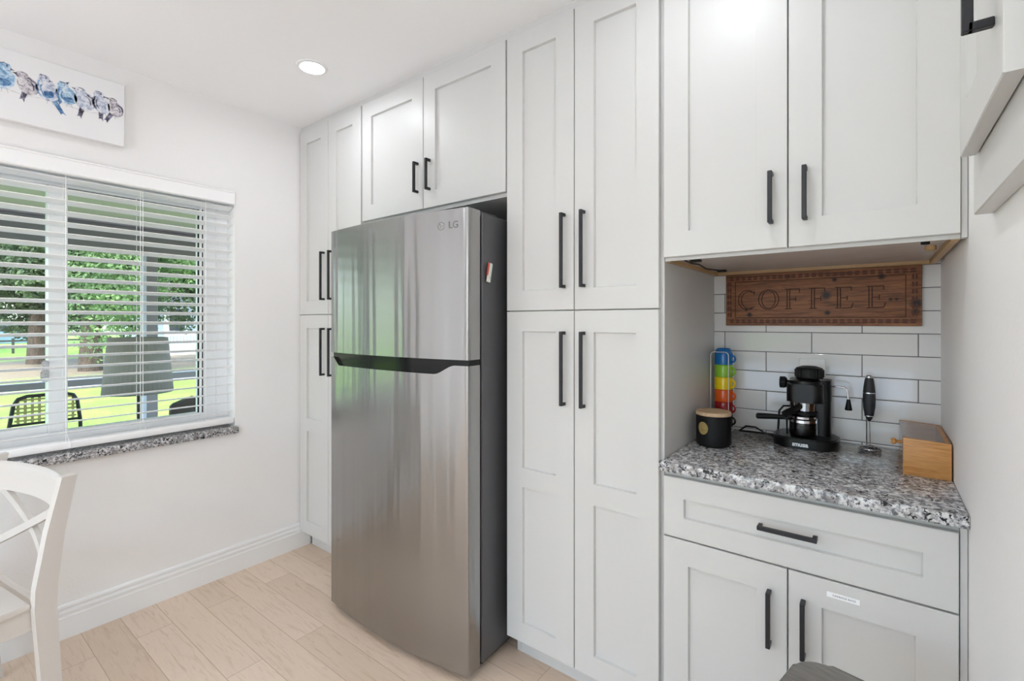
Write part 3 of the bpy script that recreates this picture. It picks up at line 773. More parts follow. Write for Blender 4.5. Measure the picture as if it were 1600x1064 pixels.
def letE(x):
    letF(x); line([(x + .009, LZ0), (x + .04, LZ0)]); line([(x + .04, LZ0), (x + .045, LZ0 + .017)])
def carve(draw):
    global b
    b = BM(); draw(); obj('carved_letter', b, 'carved', sg)
def letC():
    line(el(-.402, zc_, .033, LH / 2 + .001, 42, 318)); line(el(-.398, zc_, .026, LH / 2 - .004, 62, 300)); line([(-.378, LZ1 - .002), (-.378, LZ1 - .017)]); line(el(-.402, zc_, .033, LH / 2 + .001, 42, 60, 4))
def letO():
    line(el(-.329, zc_, .034, LH / 2 + .001, 0, 360, 36)); line(el(-.329, zc_, .023, LH / 2 - .003, 70, 290)); line(el(-.329, zc_, .023, LH / 2 - .003, -70, 70))
for dr_ in (letC, letO, lambda: letF(-.267), lambda: letF(-.189), lambda: letE(-.111), lambda: letE(-.022)): carve(dr_)

# wall outlet behind the machine
ol = thing('wall_outlet', 'white outlet cover plate on the tiles behind the coffee machine', 'outlet', (-.188, YB - .009, 1.12))
b = BM(); box(b, -.229, -.148, YB - .0125, YB - .0082, 1.058, 1.178, .002); obj('cover_plate', b, 'trimwhite', ol)
for z in (1.142, 1.094):
    b = BM(); lathe(b, [(0, -.0012), (.016, -.0012), (.016, .001), (0, .001)], (-.188, YB - .0126, z), 20, 'y'); sk = obj('socket', b, 'trimwhite', ol)
    b = BM(); box(b, -.195, -.1917, YB - .0146, YB - .0139, z - .003, z + .006); box(b, -.183, -.181, YB - .0146, YB - .0139, z - .003, z + .006); obj('slot', b, 'gasket', sk)

# candle jar with a wooden lid
CX, CY = -.452, 1.745
cj = thing('candle_jar', 'matt black jar with wooden lid and gold label by the nook side panel', 'candle', (CX, CY, ZT))
b = BM(); lathe(b, [(0, 0), (.05, 0), (.0555, .006), (.0565, .014), (.0565, .104), (.0545, .1055), (.05, .1055), (.05, .1), (0, .1)], (CX, CY, ZT), 48); obj('jar', b, 'jar', cj)
b = BM(); lathe(b, [(0, .1), (.0495, .1), (.0495, .1058), (.0568, .1058), (.0572, .109), (.0568, .1165), (.055, .118), (0, .118)], (CX, CY, ZT), 48); obj('lid', b, 'lidwood', cj)
b = BM()
th0 = R(248)     # where the round label sits on the jar
def on_jar(u, v, r=.0571): a = th0 + u / .0565; return (CX + r * math.cos(a), CY + r * math.sin(a), ZT + v)
cen = b.verts.new(on_jar(0, .064, .0574)); rim = [b.verts.new(on_jar(.0185 * math.cos(a), .064 + .0215 * math.sin(a), .0573)) for a in [2 * math.pi * i / 36 for i in range(36)]]
rim2 = [b.verts.new(on_jar(.0185 * math.cos(a), .064 + .0215 * math.sin(a), .0562)) for a in [2 * math.pi * i / 36 for i in range(36)]]
for i in range(36): b.faces.new((cen, rim[i], rim[(i + 1) % 36])); b.faces.new((rim[i], rim2[i], rim2[(i + 1) % 36], rim[(i + 1) % 36]))
lb = obj('round_label', b, 'goldlabel', cj)
b = BM(); tube(b, [on_jar(.0148 * math.cos(R(a)), .064 + .0172 * math.sin(R(a)), .0575) for a in range(0, 360, 12)], .0005, 5, closed=True)
tube(b, [on_jar(.006 * math.cos(R(a)), .07 + .006 * math.sin(R(a)), .0575) for a in range(0, 360, 30)], .0005, 5, closed=True)
for k, (w0, w1) in enumerate(((-.010, .010), (-.008, .008), (-.006, .006))): tube(b, [on_jar(w0 + (w1 - w0) * i / 6, .0605 - k * .0035, .0575) for i in range(7)], .0006, 5)
obj('engraving', b, 'golddark', lb)

# mug stack in a wire rack
RX, RY = -.479, 1.998
rk = thing('mug_rack', 'tall chrome wire rack holding a stack of coloured mugs', 'rack', (RX, RY, ZT))
b = BM(); h0, h1, rr_ = .012, .31, .0016
for yy in (-.04, .04):
    x0_, x1_ = RX - .0385, RX + .0265
    tube(b, [(x0_, RY + yy, ZT + .0016), (x0_, RY + yy, ZT + h1 - .012)] + [(x0_ + .012 - .012 * math.cos(R(a)), RY + yy, ZT + h1 - .012 + .012 * math.sin(R(a))) for a in (30, 60, 90)] +
         [(x1_ - .012 + .012 * math.sin(R(a)), RY + yy, ZT + h1 - .012 + .012 * math.cos(R(a))) for a in (0, 30, 60, 90)] + [(x1_, RY + yy, ZT + .0016)], rr_, 8)
obj('wire_frame', b, 'wire', rk)
b = BM()
for xx in (-.0385, .0265): tube(b, [(RX + xx, RY - .065, ZT + .0018), (RX + xx, RY - .055, ZT + .0018), (RX + xx, RY + .045, ZT + .0018)], .0018, 8)
tube(b, [(RX - .0385, RY - .028, ZT + .006), (RX + .0265, RY - .028, ZT + .006)], .0016, 8); tube(b, [(RX - .0385, RY + .028, ZT + .006), (RX + .0265, RY + .028, ZT + .006)], .0016, 8)
obj('wire_base', b, 'wire', rk)
def mug(color, name_c, x, y, z, label):
    m_ = mat(name_c + ' glazed ceramic', color, .16)
    t = thing('mug', label, 'mug', (x, y, z), group='stacked coloured mugs')
    # upside down mug: wide rim at the bottom, foot on top
    b = BM(); lathe(b, [(.0318, 0), (.033, .0012), (.0331, .044), (.0322, .0466), (.0302, .0482), (.0288, .0555), (.0245, .0618), (.0205, .0635), (.020, .061), (.018, .0602), (0, .0602)], (0, 0, 0), 40)
    obj('cup', b, m_, t, world=False)
    b = BM(); tube(b, [(.033, 0, .0375)] + [(.033 + .0145 * math.cos(R(a)), 0, .0235 + .0135 * math.sin(R(a))) for a in range(75, -80, -15)] + [(.0325, 0, .0098)], .0036, 10)
    hd_ = obj('handle', b, m_, t, world=False)
    t.rotation_euler = (0, 0, R(-18)); return t
mz = ZT + .0200
for i, (c, n_, l) in enumerate((((22, 20, 24), 'black', 'black espresso mug at the bottom of the coloured stack'), ((158, 20, 26), 'red', 'dark red espresso mug, second from the bottom of the stack'),
        ((226, 92, 24), 'orange', 'orange espresso mug between the red and yellow ones'), ((240, 206, 20), 'yellow', 'yellow espresso mug in the middle of the stack'),
        ((142, 196, 56), 'lime', 'lime green espresso mug under the blue one'), ((18, 106, 176), 'blue', 'blue espresso mug on top of the stack'))):
    mug(c, n_, RX - .0005, RY, mz + i * .0481, l)

# espresso machine
EX, EY = -.199, 1.948
em = thing('espresso_machine', 'black steam espresso machine with glass carafe under the coffee sign', 'coffee machine', (EX, EY, ZT))
def superell(cx, cy, rx, ry, n=3.2, k=44): return [(cx + rx * math.copysign(abs(math.cos(a)) ** (2 / n), math.cos(a)), cy + ry * math.copysign(abs(math.sin(a)) ** (2 / n), math.sin(a))) for a in [2 * math.pi * i / k for i in range(k)]]
b = BM(); prism(b, superell(EX + .002, EY, .098, .09, 3.0), ZT, ZT + .031, 'z', bev=.004)
prism(b, superell(EX + .002, EY, .091, .083, 3.0), ZT + .03, ZT + .034, 'z'); obj('base_tray', b, 'plastic', em)
b = text_bm('ımusa', .0205, .0003, .98, .0007); place(b, Matrix.Translation((EX - .006, EY - .0905, ZT + .0155)) @ Matrix.Rotation(R(90), 4, 'X'))
for v in b.verts: v.co.y += .0006
obj('brand_lettering', b, 'inkwhite', em, flat=True)
b = BM()                                                        # tower behind the carafe, then the brew head over it
prism(b, superell(EX + .012, EY + .045, .062, .042, 5), ZT + .03, ZT + .225, 'z', bev=.003)
obj('tower', b, 'plastic', em)
b = BM(); prism(b, superell(EX + .002, EY - .005, .055, .062, 4.5), ZT + .152, ZT + .214, 'z', bev=.006)
lathe(b, [(.05, .0), (.048, .012), (.03, .02)], (EX + .002, EY - .012, ZT + .212), 36)
obj('brew_head', b, 'plastic', em)
b = BM(); lathe(b, [(.030, .206), (.030, .231), (.034, .232), (.0415, .234), (.0425, .238), (.0425, .262), (.039, .268), (.022, .274), (0, .275)], (EX + .012, EY - .005, ZT), 40)
for i in range(26):
    a = 2 * math.pi * i / 26; tube(b, [(EX + .012 + .0425 * math.cos(a), EY - .005 + .0425 * math.sin(a), ZT + .238), (EX + .012 + .0425 * math.cos(a), EY - .005 + .0425 * math.sin(a), ZT + .262)], .0019, 6)
obj('boiler_cap', b, 'plasticmatt', em)
b = BM(); lathe(b, [(0, -.024), (.017, -.024), (.019, -.021), (.019, -.006), (.016, -.003), (.009, 0), (.009, .02), (0, .02)], (EX - .054, EY - .0, ZT + .212), 28, 'x')
for i in range(14):
    a = 2 * math.pi * i / 14; tube(b, [(EX - .078, EY + .0185 * math.cos(a), ZT + .212 + .0185 * math.sin(a)), (EX - .062, EY + .0185 * math.cos(a), ZT + .212 + .0185 * math.sin(a))], .0018, 6)
obj('steam_knob', b, 'plasticmatt', em)
b = BM(); lathe(b, [(.024, .118), (.031, .121), (.034, .152), (0, .152)], (EX - .0, EY - .014, ZT), 32); box(b, EX + .004, EY * 0 + EX + .036, EY - .062, EY - .058, ZT + .118, ZT + .152, .001) if False else None
obj('filter_holder', b, 'chrome', em)
b = BM(); tube(b, [(EX - .012, EY - .045, ZT + .136), (EX - .022, EY - .07, ZT + .132), (EX - .04, EY - .105, ZT + .122), (EX - .046, EY - .118, ZT + .118)], [.009, .0095, .0125, .012], 14)
lathe(b, [(.02, .106), (.037, .108), (.037, .118), (.02, .119)], (EX, EY - .014, ZT), 32)
obj('portafilter_handle', b, 'plasticmatt', em)
CXc, CYc = EX - .004, EY - .03                                  # carafe
b = BM(); lathe(b, [(0, .036), (.036, .036), (.041, .04), (.0425, .05), (.0415, .085), (.037, .1), (.036, .102), (.0345, .1), (.039, .085), (.040, .05), (.037, .041), (0, .0395)], (CXc, CYc, ZT), 40); cg = obj('carafe', b, 'carafe', em)
b = BM(); lathe(b, [(.0418, .084), (.0428, .084), (.0424, .0925), (.0405, .0925)], (CXc, CYc, ZT), 40, ring=True); lathe(b, [(.0375, .097), (.0392, .097), (.0392, .104), (.0375, .104)], (CXc, CYc, ZT), 40, ring=True)
tube(b, [(CXc + .0415, CYc - .013, ZT + .1), (CXc + .0415, CYc - .013, ZT + .044)], .0018, 8); obj('carafe_band', b, 'chrome', cg)
b = BM(); tube(b, [(CXc - .04, CYc - .004, ZT + .094), (CXc - .06, CYc - .008, ZT + .0935), (CXc - .115, CYc - .02, ZT + .092), (CXc - .138, CYc - .025, ZT + .091), (CXc - .142, CYc - .026, ZT + .091)], [.008, .0085, .0105, .0105, .006], 14)
box(b, CXc - .062, CXc - .04, CYc - .014, CYc + .006, ZT + .086, ZT + .112, .003); tube(b, [(CXc - .048, CYc - .006, ZT + .09), (CXc - .047, CYc - .005, ZT + .036)], .003, 8)
obj('carafe_handle', b, 'plasticmatt', cg)
b = BM(); tube(b, [(EX + .06, EY + .02, ZT + .207), (EX + .095, EY + .012, ZT + .207), (EX + .112, EY + .008, ZT + .206), (EX + .119, EY + .006, ZT + .2), (EX + .1215, EY + .005, ZT + .188), (EX + .123, EY + .004, ZT + .16)], .0031, 10)
sw = obj('steam_wand', b, 'chrome', em)
b = BM(); lathe(b, [(0, .168), (.0045, .168), (.0055, .164), (.0105, .135), (.010, .132), (0, .132)], (EX + .1232, EY + .004, ZT), 20); obj('wand_tip', b, 'plasticmatt', sw)
b = BM()
tube(b, [(EX - .05, EY + .06, ZT + .12), (EX - .075, EY + .06, ZT + .118), (EX - .088, EY + .055, ZT + .1), (EX - .09, EY + .05, ZT + .05), (EX - .092, EY + .045, ZT + .012), (EX - .11, EY + .04, ZT + .0045), (EX - .13, EY + .038, ZT + .012), (EX - .165, EY + .04, ZT + .03), (EX - .2, EY + .05, ZT + .028), (EX - .225, EY + .06, ZT + .006), (EX - .2, EY + .07, ZT + .0042), (EX - .15, EY + .072, ZT + .0042), (EX - .1, EY + .07, ZT + .0042), (EX - .06, EY + .07, ZT + .0042)], .0036, 8)
obj('power_cord', b, 'plasticmatt', em)

# milk frother on its stand
FX, FY = -.021, 2.004
mf = thing('milk_frother', 'black handheld milk frother standing in its wire stand on the granite', 'frother', (FX, FY, ZT))
b = BM(); lathe(b, [(.003, .094), (.0075, .1), (.012, .112), (.0168, .14), (.0178, .162), (.0172, .188)], (FX, FY, ZT), 28)
lathe(b, [(.0172, .1905), (.0155, .21), (.0125, .232), (.011, .238), (0, .238)], (FX, FY, ZT), 28); obj('grip', b, 'grip', mf)
b = BM(); lathe(b, [(.010, .2375), (.0112, .239), (.010, .245), (.006, .2485), (0, .249)], (FX, FY, ZT), 24); obj('power_button', b, 'chrome', mf)
b = BM(); lathe(b, [(.0172, .1878), (.0182, .1878), (.0182, .1907), (.0172, .1907)], (FX, FY, ZT), 28, ring=True); obj('grip_ring', b, 'chrome', mf)
b = BM(); tube(b, [(FX + .001, FY, ZT + .096), (FX + .003, FY, ZT + .012)], .0012, 8); tube(b, [(FX + .003 + .011 * math.cos(R(a)), FY + .011 * math.sin(R(a)), ZT + .0105) for a in range(0, 360, 24)], .0014, 6, closed=True); obj('whisk', b, 'chrome', mf)
b = BM(); tube(b, [(FX + .002 + .031 * math.cos(R(a)), FY + .028 * math.sin(R(a)), ZT + .0022) for a in range(0, 360, 15)], .0022, 8, closed=True)
tube(b, [(FX - .006, FY + .027, ZT + .0024), (FX - .007, FY + .02, ZT + .004), (FX - .007, FY + .018, ZT + .02), (FX - .007, FY + .016, ZT + .1)], .0019, 8)
tube(b, [(FX - .007, FY + .016, ZT + .1)] + [(FX + .0135 * math.cos(R(a)), FY + .0135 * math.sin(R(a)), ZT + .112) for a in range(120, 460, 20)], .0014, 6)
obj('wire_stand', b, 'chrome', mf)

# bamboo box with a clear lid
bx = thing('storage_box', 'honey bamboo box with a clear flip lid against the side wall', 'box', (.105, 1.88, ZT))
X0, X1, Y0, Y1 = .058, .159, 1.729, 2.035
b = BM(); prism(b, [(X0, ZT + .0), (X1, ZT), (X1, ZT + .0985), (X0, ZT + .1035)], Y0, Y0 + .012, 'y', bev=.001); tag(obj('end_panel', b, 'bamboo', bx), label='solid bamboo end panel')
b = BM(); prism(b, [(X0, ZT), (X1, ZT), (X1, ZT + .0985), (X0, ZT + .1035)], Y1 - .012, Y1, 'y', bev=.001); obj('end_panel', b, 'bamboo', bx)
b = BM(); box(b, X1 - .011, X1, Y0 + .0122, Y1 - .0122, ZT, ZT + .098, .001); obj('back_panel', b, 'bamboo', bx)
b = BM(); box(b, X0 + .002, X1 - .0112, Y0 + .0122, Y1 - .0122, ZT + .001, ZT + .011); obj('floor_panel', b, 'bamboo', bx)
b = BM(); hull8(b, [(X0 - .001, Y0 + .013, ZT + .1), (X0 - .001, Y0 + .013, ZT + .103), (X0 - .001, Y1 - .013, ZT + .1), (X0 - .001, Y1 - .013, ZT + .103), (X1 - .0115, Y0 + .013, ZT + .0955), (X1 - .0115, Y0 + .013, ZT + .0985), (X1 - .0115, Y1 - .013, ZT + .0955), (X1 - .0115, Y1 - .013, ZT + .0985)])
box(b, X0 - .001, X0 + .0015, Y0 + .013, Y1 - .013, ZT + .02, ZT + .0998); ac = obj('clear_lid', b, 'acrylic', bx, flat=True)
b = BM(); lathe(b, [(0, 0), (.0045, 0), (.0045, -.012), (.0055, -.0135), (.009, -.016), (.0092, -.021), (.006, -.025), (0, -.026)], (X0 - .0012, Y0 + .024, ZT + .086), 20, 'x'); obj('knob', b, 'bamboo', ac)

# clip-on light wire under the wall cabinet
cw = thing('under_cabinet_wire', 'thin black wire clipped beneath the wall cabinet beside the side panel', 'wire', (-.478, 1.75, 1.5))
b = BM(); tube(b, [(-.484, 1.53, 1.507), (-.483, 1.6, 1.504), (-.48, 1.67, 1.507), (-.481, 1.76, 1.500), (-.477, 1.84, 1.503), (-.472, 1.92, 1.507), (-.470, 1.955, 1.509)], .0026, 8); obj('wire', b, 'gasket', cw)
for (x, y) in ((-.46, 1.575), (-.472, 1.95)):
    b = BM(); box(b, x - .018, x + .014, y - .012, y + .012, 1.504, 1.5118, .002); obj('clip', b, 'gasket', cw)

# ------------------------------------------------------------------ white dining chair (local: x along the back, y the way it faces)
an = R(190); d2 = Vector((math.cos(an), math.sin(an), 0))
P0 = Vector((-2.068, .294, 0)); cc = P0 + d2 * .24
ch = thing('dining_chair', 'white wooden dining chair with crossed back near the window', 'chair', cc, an)
PX = .272
def leaf(pts, sx, sy0, sy1): pass
for s_ in (-1, 1):
    b = BM(); x = s_ * PX
    ks = [(0, -.055, -.018), (.2, -.03, .018), (.44, -.018, .034), (.5, -.02, .032), (.66, -.038, .006), (.825, -.068, -.03)]
    for (za, ya0, ya1), (zb, yb0, yb1) in zip(ks, ks[1:]):
        hull8(b, [(x - .016, ya0, za), (x - .016, yb0, zb), (x - .016, ya1, za), (x - .016, yb1, zb), (x + .016, ya0, za), (x + .016, yb0, zb), (x + .016, ya1, za), (x + .016, yb1, zb)])
    bmesh.ops.remove_doubles(b, verts=b.verts[:], dist=1e-6)
    obj('leg', b, 'chairwhite', ch, world=False, angle=25); 
for s_ in (-1, 1):
    b = BM(); x = s_ * .24; hull8(b, [(x - .014, .36, 0), (x - .019, .35, .425), (x - .014, .388, 0), (x - .019, .388, .425), (x + .014, .36, 0), (x + .019, .35, .425), (x + .014, .388, 0), (x + .019, .388, .425)])
    obj('leg', b, 'chairwhite', ch, world=False)
b = BM()                                                        # curved top rail in front of the posts
n = 22; rail = []
for i in range(n + 1):
    x = -PX - .006 + (2 * PX + .012) * i / n; yc = -.04 * (1 - (x / PX) ** 2)
    rail.append((x, yc))
prof_r = [(-.062, .706), (-.042, .706), (-.052, .785), (-.057, .797), (-.066, .802), (-.076, .797), (-.08, .785)]
rows = [[b.verts.new((x, yc + py + .022, pz)) for (py, pz) in prof_r] for x, yc in rail]
for A_, B_ in zip(rows, rows[1:]):
    for k in range(len(prof_r)): b.faces.new((A_[k], A_[(k + 1) % len(prof_r)], B_[(k + 1) % len(prof_r)], B_[k]))
b.faces.new(rows[0]); b.faces.new(rows[-1]); obj('top_rail', b, 'chairwhite', ch, world=False, angle=40)
for s_ in (-1, 1):
    b = BM(); pts = []
    for i in range(11):
        t = i / 10; x = s_ * (-.256 + .512 * t); z = .722 - .225 * t + .02 * math.sin(math.pi * t) * s_ * .4
        yb = -.038 + .035 * t - .03 * math.sin(math.pi * t); pts.append((x, yb + s_ * .004, z))
    tube(b, pts, .01, sq=(.0125, .0075)); obj('cross_slat', b, 'chairwhite', ch, world=False, angle=40)
b = BM(); prism(b, [(-.262, .036), (.262, .036), (.276, .38), (.25, .412), (-.25, .412), (-.276, .38)], .436, .458, 'z', bev=.006); obj('seat', b, 'chairwhite', ch, world=False)
b = BM()
hull8(b, [(-.252, .03, .37), (-.252, .03, .4355), (-.256, .36, .37), (-.256, .36, .4355), (-.234, .03, .37), (-.234, .03, .4355), (-.238, .36, .37), (-.238, .36, .4355)])
hull8(b, [(.234, .03, .37), (.234, .03, .4355), (.238, .36, .37), (.238, .36, .4355), (.252, .03, .37), (.252, .03, .4355), (.256, .36, .37), (.256, .36, .4355)])
box(b, -.22, .22, .366, .384, .37, .4355); box(b, -.232, .232, -.008, .01, .37, .4355); obj('apron', b, 'chairwhite', ch, world=False)

# ------------------------------------------------------------------ grey stool whose seat just enters the picture
so = thing('counter_stool', 'grey washed wooden stool seat before the base cabinet', 'stool', (-.008, .987, 0), R(-12))
def rrect(hx, hy, r, k=8):
    out = []
    for cx, cy, a0 in ((hx - r, hy - r, 0), (-hx + r, hy - r, 90), (-hx + r, -hy + r, 180), (hx - r, -hy + r, 270)):
        for i in range(k + 1): a = R(a0 + 90 * i / k); out.append((cx + r * math.cos(a), cy + r * math.sin(a)))
    return out
b = BM(); prism(b, rrect(.15, .15, .055), .585, .621, 'z', bev=.008); obj('seat', b, 'stoolwood', so, world=False)
for sx in (-1, 1):
    for sy in (-1, 1):
        b = BM(); hull8(b, [(sx * .125 - .017, sy * .12 - .017, 0), (sx * .105 - .017, sy * .1 - .017, .586), (sx * .125 - .017, sy * .12 + .017, 0), (sx * .105 - .017, sy * .1 + .017, .586), (sx * .125 + .017, sy * .12 - .017, 0), (sx * .105 + .017, sy * .1 - .017, .586), (sx * .125 + .017, sy * .12 + .017, 0), (sx * .105 + .017, sy * .1 + .017, .586)])
        obj('leg', b, 'stoolwood', so, world=False)
b = BM(); box(b, -.11, .11, -.118, -.098, .18, .21); box(b, -.11, .11, .098, .118, .18, .21); box(b, -.125, -.105, -.11, .11, .26, .29); box(b, .105, .125, -.11, .11, .26, .29); obj('stretcher', b, 'stoolwood', so, world=False)

# ------------------------------------------------------------------ outside: porch
GZ = -.35
b = BM(); box(b, -90, XL - .2 - 3.45, -60, 80, GZ - .1, GZ); tag(struct('lawn', b, 'lawn', label='sunny lawn with a pale path beyond the porch'), kind='structure')
b = BM(); box(b, -6.35, XL - .2, -3.4, 6.5, -.2, -.1); struct('floor_porch', b, 'porchfloor', label='porch floor slab outside the window')
b = BM(); box(b, -6.45, XL - .2, -3.4, 6.5, 2.3, 2.36)
struct('ceiling_porch', b, 'porchceil', label='pale green porch ceiling outside the window')
b = BM()
for x in (-3.6, -4.15, -4.7, -5.25, -5.8): box(b, x, x + .018, -3.4, 6.5, 2.294, 2.2995)
struct('trim_2', b, 'porchjoint', label='dark joints between porch ceiling boards')
b = BM(); box(b, -6.3, -6.15, -3.4, 6.5, 2.02, 2.295); struct('trim_3', b, 'porchgrey', label='grey beam along the porch edge')
pp = thing('porch_post', 'grey porch post with its lit side painted as a pale strip, behind the lamp shade', 'post', (-6.22, 1.71, -.1))
b = BM(); box(b, -6.28, -6.16, 1.65, 1.772, -.1, 2.02, .004); obj('shaft', b, 'porchgrey', pp)
b = BM(); box(b, -6.155, -6.14, 1.625, 1.665, -.1, 2.02); obj('lit_side_strip', b, 'porchlit', pp)  # pale strip paints the lit side of the post
for y, l in ((-1.6, 'grey porch post beyond the frame of the window, near the dining end'), (5.0, 'grey porch post near the far porch corner')):
    copy_thing(pp, (-6.22, y, -.1), label=l)
b = BM(); box(b, -6.25, -6.19, -3.4, 6.5, .685, .745, .004); struct('trim_4', b, 'porchgrey', label='grey hand rail along the porch edge')

b = BM(); box(b, -5.5, 5, -14, YF - .3, GZ, -.12); struct('floor_bounce', b, 'porchlit', label='pale unseen slab added outside the glazed doors to bounce light indoors')  # unseen slab, added for bright reflections and light bounced to the ceiling
# floor lamp on the porch
LX, LY = -4.25, 1.105
lp = thing('floor_lamp', 'floor lamp with a pleated grey shade on the porch', 'lamp', (LX, LY, -.1))
b = BM(); n = 88
r0 = [b.verts.new((LX + (.204 + .006 * (i % 2)) * math.cos(2 * math.pi * i / n), LY + (.204 + .006 * (i % 2)) * math.sin(2 * math.pi * i / n), .80)) for i in range(n)]
r1 = [b.verts.new((LX + (.17 + .005 * (i % 2)) * math.cos(2 * math.pi * i / n), LY + (.17 + .005 * (i % 2)) * math.sin(2 * math.pi * i / n), 1.2)) for i in range(n)]
for i in range(n): b.faces.new((r0[i], r0[(i + 1) % n], r1[(i + 1) % n], r1[i]))
s_o = obj('lamp_shade', b, 'shade', lp, angle=10, recalc=True)
sol = s_o.modifiers.new('thickness', 'SOLIDIFY'); sol.thickness = .003; sol.offset = -1
b = BM(); lathe(b, [(0, 0), (.15, 0), (.15, .015), (.03, .03), (.012, .05), (.012, 1.12), (0, 1.12)], (LX, LY, -.1), 24)
for a in (0, 120, 240): tube(b, [(LX, LY, .99), (LX + .19 * math.cos(R(a)), LY + .19 * math.sin(R(a)), .99)], .003, 6)
obj('stand', b, 'darkmetal', lp)

# patio chair with woven back
M['darkframe'] = M['darkmetal']
PXc = -5.0
pc = thing('patio_chair', 'brown metal patio chair with tan woven back on the porch', 'chair', (PXc - .2, .73, -.1))
ya, yb_, zt_ = .535, .925, .762
b = BM()
tube(b, [(PXc - .04, ya - .015, -.1), (PXc, ya, .54), (PXc + .01, ya + .02, zt_ - .06), (PXc + .012, ya + .045, zt_ - .015), (PXc + .012, ya + .09, zt_), (PXc + .012, yb_ - .09, zt_), (PXc + .012, yb_ - .045, zt_ - .015), (PXc + .01, yb_ - .02, zt_ - .06), (PXc, yb_, .54), (PXc - .04, yb_ + .015, -.1)], .013, 10)
tube(b, [(PXc, ya, .555), (PXc, yb_, .555)], .01, 8)
for y in (ya, yb_): tube(b, [(PXc - .02, y, .33), (PXc - .42, y, .34), (PXc - .46, y, .3), (PXc - .47, y, -.1)], .012, 8)
obj('frame', b, 'darkmetal', pc)
b = BM()
for i in range(9): y = ya + .045 + (yb_ - ya - .09) * i / 8; box(b, PXc + .004, PXc + .008, y - .008, y + .008, .565, zt_ - .01)
for i in range(6): z = .585 + .03 * i; box(b, PXc + .008, PXc + .012, ya + .025, yb_ - .025, z - .007, z + .007)
obj('woven_back', b, 'webbing', pc)
b = BM(); box(b, PXc - .45, PXc - .03, ya + .01, yb_ - .01, .335, .36, .004); obj('seat', b, 'webbing', pc)
# wicker armchair at the far side of the lamp
wc = thing('wicker_chair', 'dark wicker armchair back showing low beside the porch lamp', 'chair', (-4.5, 1.42, -.1))
b = BM()
top = [(1.325, .66), (1.345, .68), (1.39, .695), (1.44, .705), (1.475, .725), (1.49, .72), (1.5, .64), (1.52, .3), (1.31, .3), (1.318, .5)]
prism(b, top, -4.36, -4.31, 'x', bev=.006); obj('backrest', b, 'wicker', wc)
b = BM(); box(b, -4.86, -4.362, 1.18, 1.68, .12, .32, .02); obj('seat', b, 'wicker', wc)
for (x, y) in ((-4.84, 1.2), (-4.84, 1.66), (-4.36, 1.2), (-4.36, 1.66)):
    b = BM(); box(b, x - .02, x + .02, y - .02, y + .02, -.1, .122); obj('leg', b, 'wicker', wc)
ot = thing('patio_ottoman', 'low grey cushioned ottoman on the porch under the window', 'ottoman', (-3.9, .2, -.1))
b = BM(); box(b, -4.15, -3.75, -.1, .44, .56, .668, .02, seg=2); obj('cushion', b, 'porchgrey', ot)
b = BM(); box(b, -4.13, -3.77, -.08, .42, -.1, .562, .01); obj('base', b, 'wicker', ot)

# ------------------------------------------------------------------ outside: trees, fence, car, house
def crown_bm(rx, ry, rz, nl, size, seed):
    rnd = random.Random(seed); b = BM()
    lobes = [(rnd.uniform(-.6, .6), rnd.uniform(-.6, .6), rnd.uniform(-.7, .6), rnd.uniform(.38, .62)) for _ in range(16)]
    for i in range(nl):
        lx, ly, lz, lr = rnd.choice(lobes)
        v = Vector((rnd.gauss(0, 1), rnd.gauss(0, 1), rnd.gauss(0, 1))).normalized() * lr * rnd.uniform(.7, 1.05)
        p = Vector(((lx + v.x) * rx, (ly + v.y) * ry, (lz + v.z) * rz))
        nr = (v + Vector((rnd.uniform(-.5, .5), rnd.uniform(-.5, .5), rnd.uniform(-.2, .8)))).normalized()
        t = nr.cross(Vector((0, 0, 1)) if abs(nr.z) < .9 else Vector((1, 0, 0))).normalized(); q = nr.cross(t)
        s1, s2 = size * rnd.uniform(.6, 1.2), size * rnd.uniform(.35, .7); a = rnd.uniform(0, 6.28); t, q = t * math.cos(a) + q * math.sin(a), q * math.cos(a) - t * math.sin(a)
        b.faces.new([b.verts.new(p + t * s1), b.verts.new(p + q * s2), b.verts.new(p - t * s1), b.verts.new(p - q * s2)])
    return b
def tree(x, y, base, crown_z, rx, ry, rz, leafm, nl, size, tr, label, seed):
    t = thing('tree', label, 'tree', (x, y, GZ), group='trees beyond the lawn')
    b = BM(); tube(b, [(x, y, GZ - .05), (x + .05, y + .03, base), (x - .05, y, crown_z), (x, y, crown_z + rz * .5)], [tr * 1.25, tr, tr * .8, tr * .3], 12)
    for k in range(5):
        a = k * 1.3 + seed; tube(b, [(x, y, base + .5 + .2 * k), (x + rx * .3 * math.cos(a), y + ry * .3 * math.sin(a), crown_z - rz * .2), (x + rx * .6 * math.cos(a), y + ry * .6 * math.sin(a), crown_z + rz * .1)], [tr * .5, tr * .3, tr * .1], 8)
    obj('trunk', b, 'bark', t)
    b = crown_bm(rx, ry, rz, nl, size, seed); place(b, Matrix.Translation((x, y, crown_z))); obj('crown', b, leafm, t, flat=True, recalc=False)
    return t
tree(-26.5, 3.65, 1.6, 4.25, 2.3, 2.3, 3.3, 'leafdark', 34000, .1, .3, 'dark green shade tree whose trunk shows behind the patio chair', 1)
tree(-21.3, 4.2, 1.4, 4.2, 2.3, 1.9, 3.3, 'leafdark', 34000, .085, .27, 'spreading tree with a thick trunk beside the lamp shade', 2)
tree(-16.3, 4.35, 1.6, 4.2, 2.0, 1.7, 3.1, 'leaflight', 26000, .06, .13, 'lighter green tree behind the porch post', 3)
tree(-21.2, 8.0, 1.5, 4.2, 2.1, 1.6, 3.2, 'leafdark', 32000, .085, .22, 'dense dark green tree before the pale house', 4)
tree(-49, 12, 2.0, 5.2, 5.0, 4.2, 4.3, 'leaflight', 9000, .2, .35, 'tall light green tree far past the lawn path', 5)
